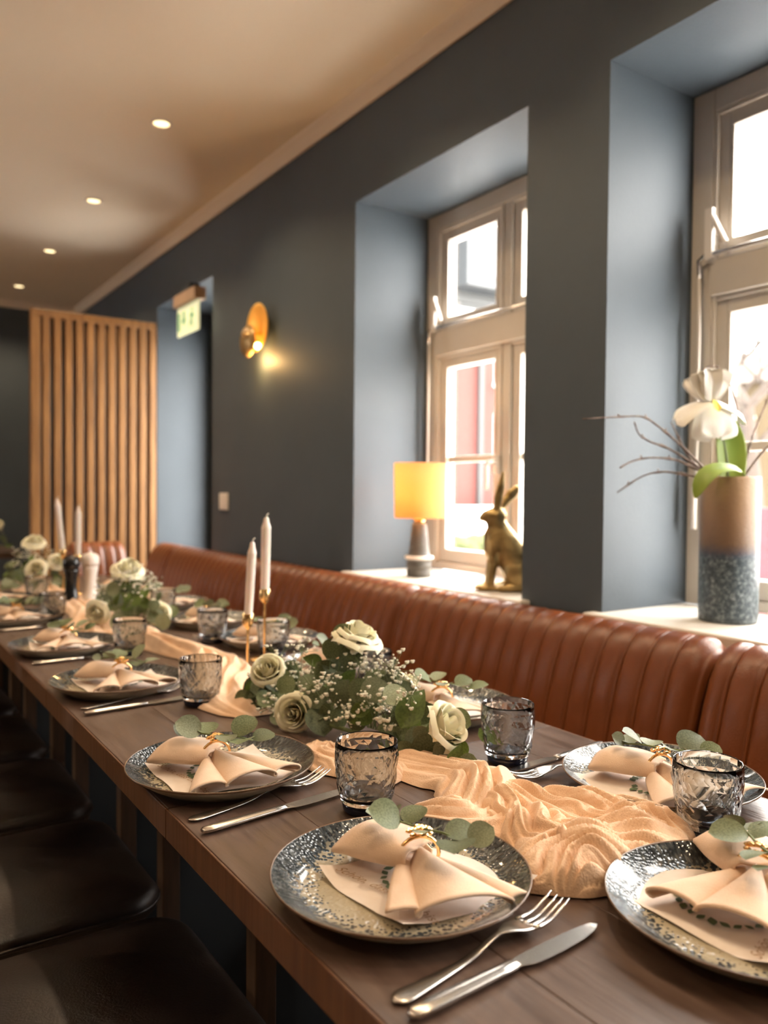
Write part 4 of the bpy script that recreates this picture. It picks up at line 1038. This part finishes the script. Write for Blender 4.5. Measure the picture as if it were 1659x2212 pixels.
boxo('bay_window', (16.0, 18.4, -.7, .2, 8.6, 11.4), grey_blue, bl, 0); boxo('bay_pane', (16.9, 18.2, -.74, -.7, 8.9, 11.2), P('bay_glass', (.035, .038, .042), .2), bl, 0)
boxo('downpipe', (17.0, 17.16, -.18, -.04, 0, 7.4), grey_clad, bl, 0)
def outwin(x0, x1, z0, z1):
    wn = boxo('window', (x0, x1, -.06, .02, z0, z1), white_out, bl, 0); mx = (x0 + x1) / 2
    for (a, c) in ((x0 + .1, mx - .06), (mx + .06, x1 - .1)):
        for j in range(3): zz = z0 + .1 + (z1 - z0 - .1) * j / 3; boxo('pane', (a, c, -.08, -.06, zz, zz + (z1 - z0) / 3 - .12), dark_glass, wn, 0)
    boxo('window_sill', (x0 - .1, x1 + .1, -.16, -.06, z0 - .14, z0), white_out, bl, 0)
for x0 in (12.2, 14.4, 17.75, 20.3, 22.8):
    outwin(x0, x0 + 1.15, 3.05, 4.75); outwin(x0, x0 + 1.15, 5.75, 7.1); outwin(x0, x0 + 1.15, .7, 1.5)
o = boxo('parked_van', (14.6, 19.6, 17.4, 19.2, GZ + .25, GZ + 1.75), white_out, None, .15); tag(o, 'white parked van below the brick building', 'van')
hg = MB(); rr = random.Random(3)
for i in range(70): hg.ball((12.5 + i * .1, 16.4 + rr.uniform(-.15, .15), GZ + .62 + rr.uniform(-.05, .14)), .34, seg=7, ring=5)
o = link('hedge', hg.m('hedge', False), P('hedge_green', (.035, .042, .010), .9)); tag(o, 'low clipped hedge along the street outside', 'hedge')
yb = thing('yellow_building', 'pale yellow house behind the bare tree outside', 'building', (0, 0, GZ))
boxo('wall', (34, 42, 14, 26, 0, 7.2), P('ochre_render', (.062, .044, .020), .8), yb, 0)
r_ = MB().add([(33.6, 13.6, 7.2), (42.4, 13.6, 7.2), (42.4, 26.4, 7.2), (33.6, 26.4, 7.2), (38, 13.6, 9.4), (38, 26.4, 9.4)], [(0, 3, 5, 4), (1, 4, 5, 2), (0, 4, 1), (3, 2, 5), (0, 1, 2, 3)]); link('roof', r_.m('r', False), P('roof_tiles', (.035, .024, .017), .8), yb)
for j in range(4):
    for z0 in (1.0, 4.0): 
        wn = boxo('window', (33.93, 34.02, 15 + j * 2.9, 16.4 + j * 2.9, z0, z0 + 1.7), white_out, yb, 0); boxo('pane', (33.9, 33.93, 15.12 + j * 2.9, 16.28 + j * 2.9, z0 + .12, z0 + 1.58), P('house_pane', (.02, .026, .03), .3), wn, 0)
o = boxo('garden_wall', (7.0, 7.3, 1.0, 7.0, GZ, 1.05), brick_mat('pink_brick', (.075, .010, .018), (.06, .008, .014), (.08, .03, .033), 7.0), None, 0); tag(o, 'red brick garden wall outside the vase window', 'wall')
tr = MB(); rr = random.Random(12)
def branch(p, d, L, r_, lev):
    pts = [p]; dd = d.copy()
    for i in range(4):
        dd = (dd + Vector((rr.uniform(-.16, .16), rr.uniform(-.16, .16), rr.uniform(-.05, .14)))).normalized(); pts.append(pts[-1] + dd * L / 4)
    tr.tube(pts, [r_ * (1 - .4 * i / 4) for i in range(5)], 6 if lev < 2 else 4, False)
    if lev >= 5: return
    for k in range(4 if lev < 3 else 3):
        b_ = pts[rr.choice((2, 3, 4, 4))]; nd_ = (dd * .75 + Vector((rr.uniform(-.9, .9), rr.uniform(-.9, .9), rr.uniform(-.15, .6)))).normalized()
        branch(b_, nd_, L * rr.uniform(.58, .78), r_ * .55, lev + 1)
branch(Vector((17.5, 10.6, GZ)), Vector((.02, 0.03, 1)), 4.2, .20, 0)
o = link('bare_tree', tr.m('tree'), noisy(P('bark', (.30, .22, .16), .9), (.020, .013, .009), (.030, .020, .014), 6)); tag(o, 'leafless tree outside the vase window', 'tree')
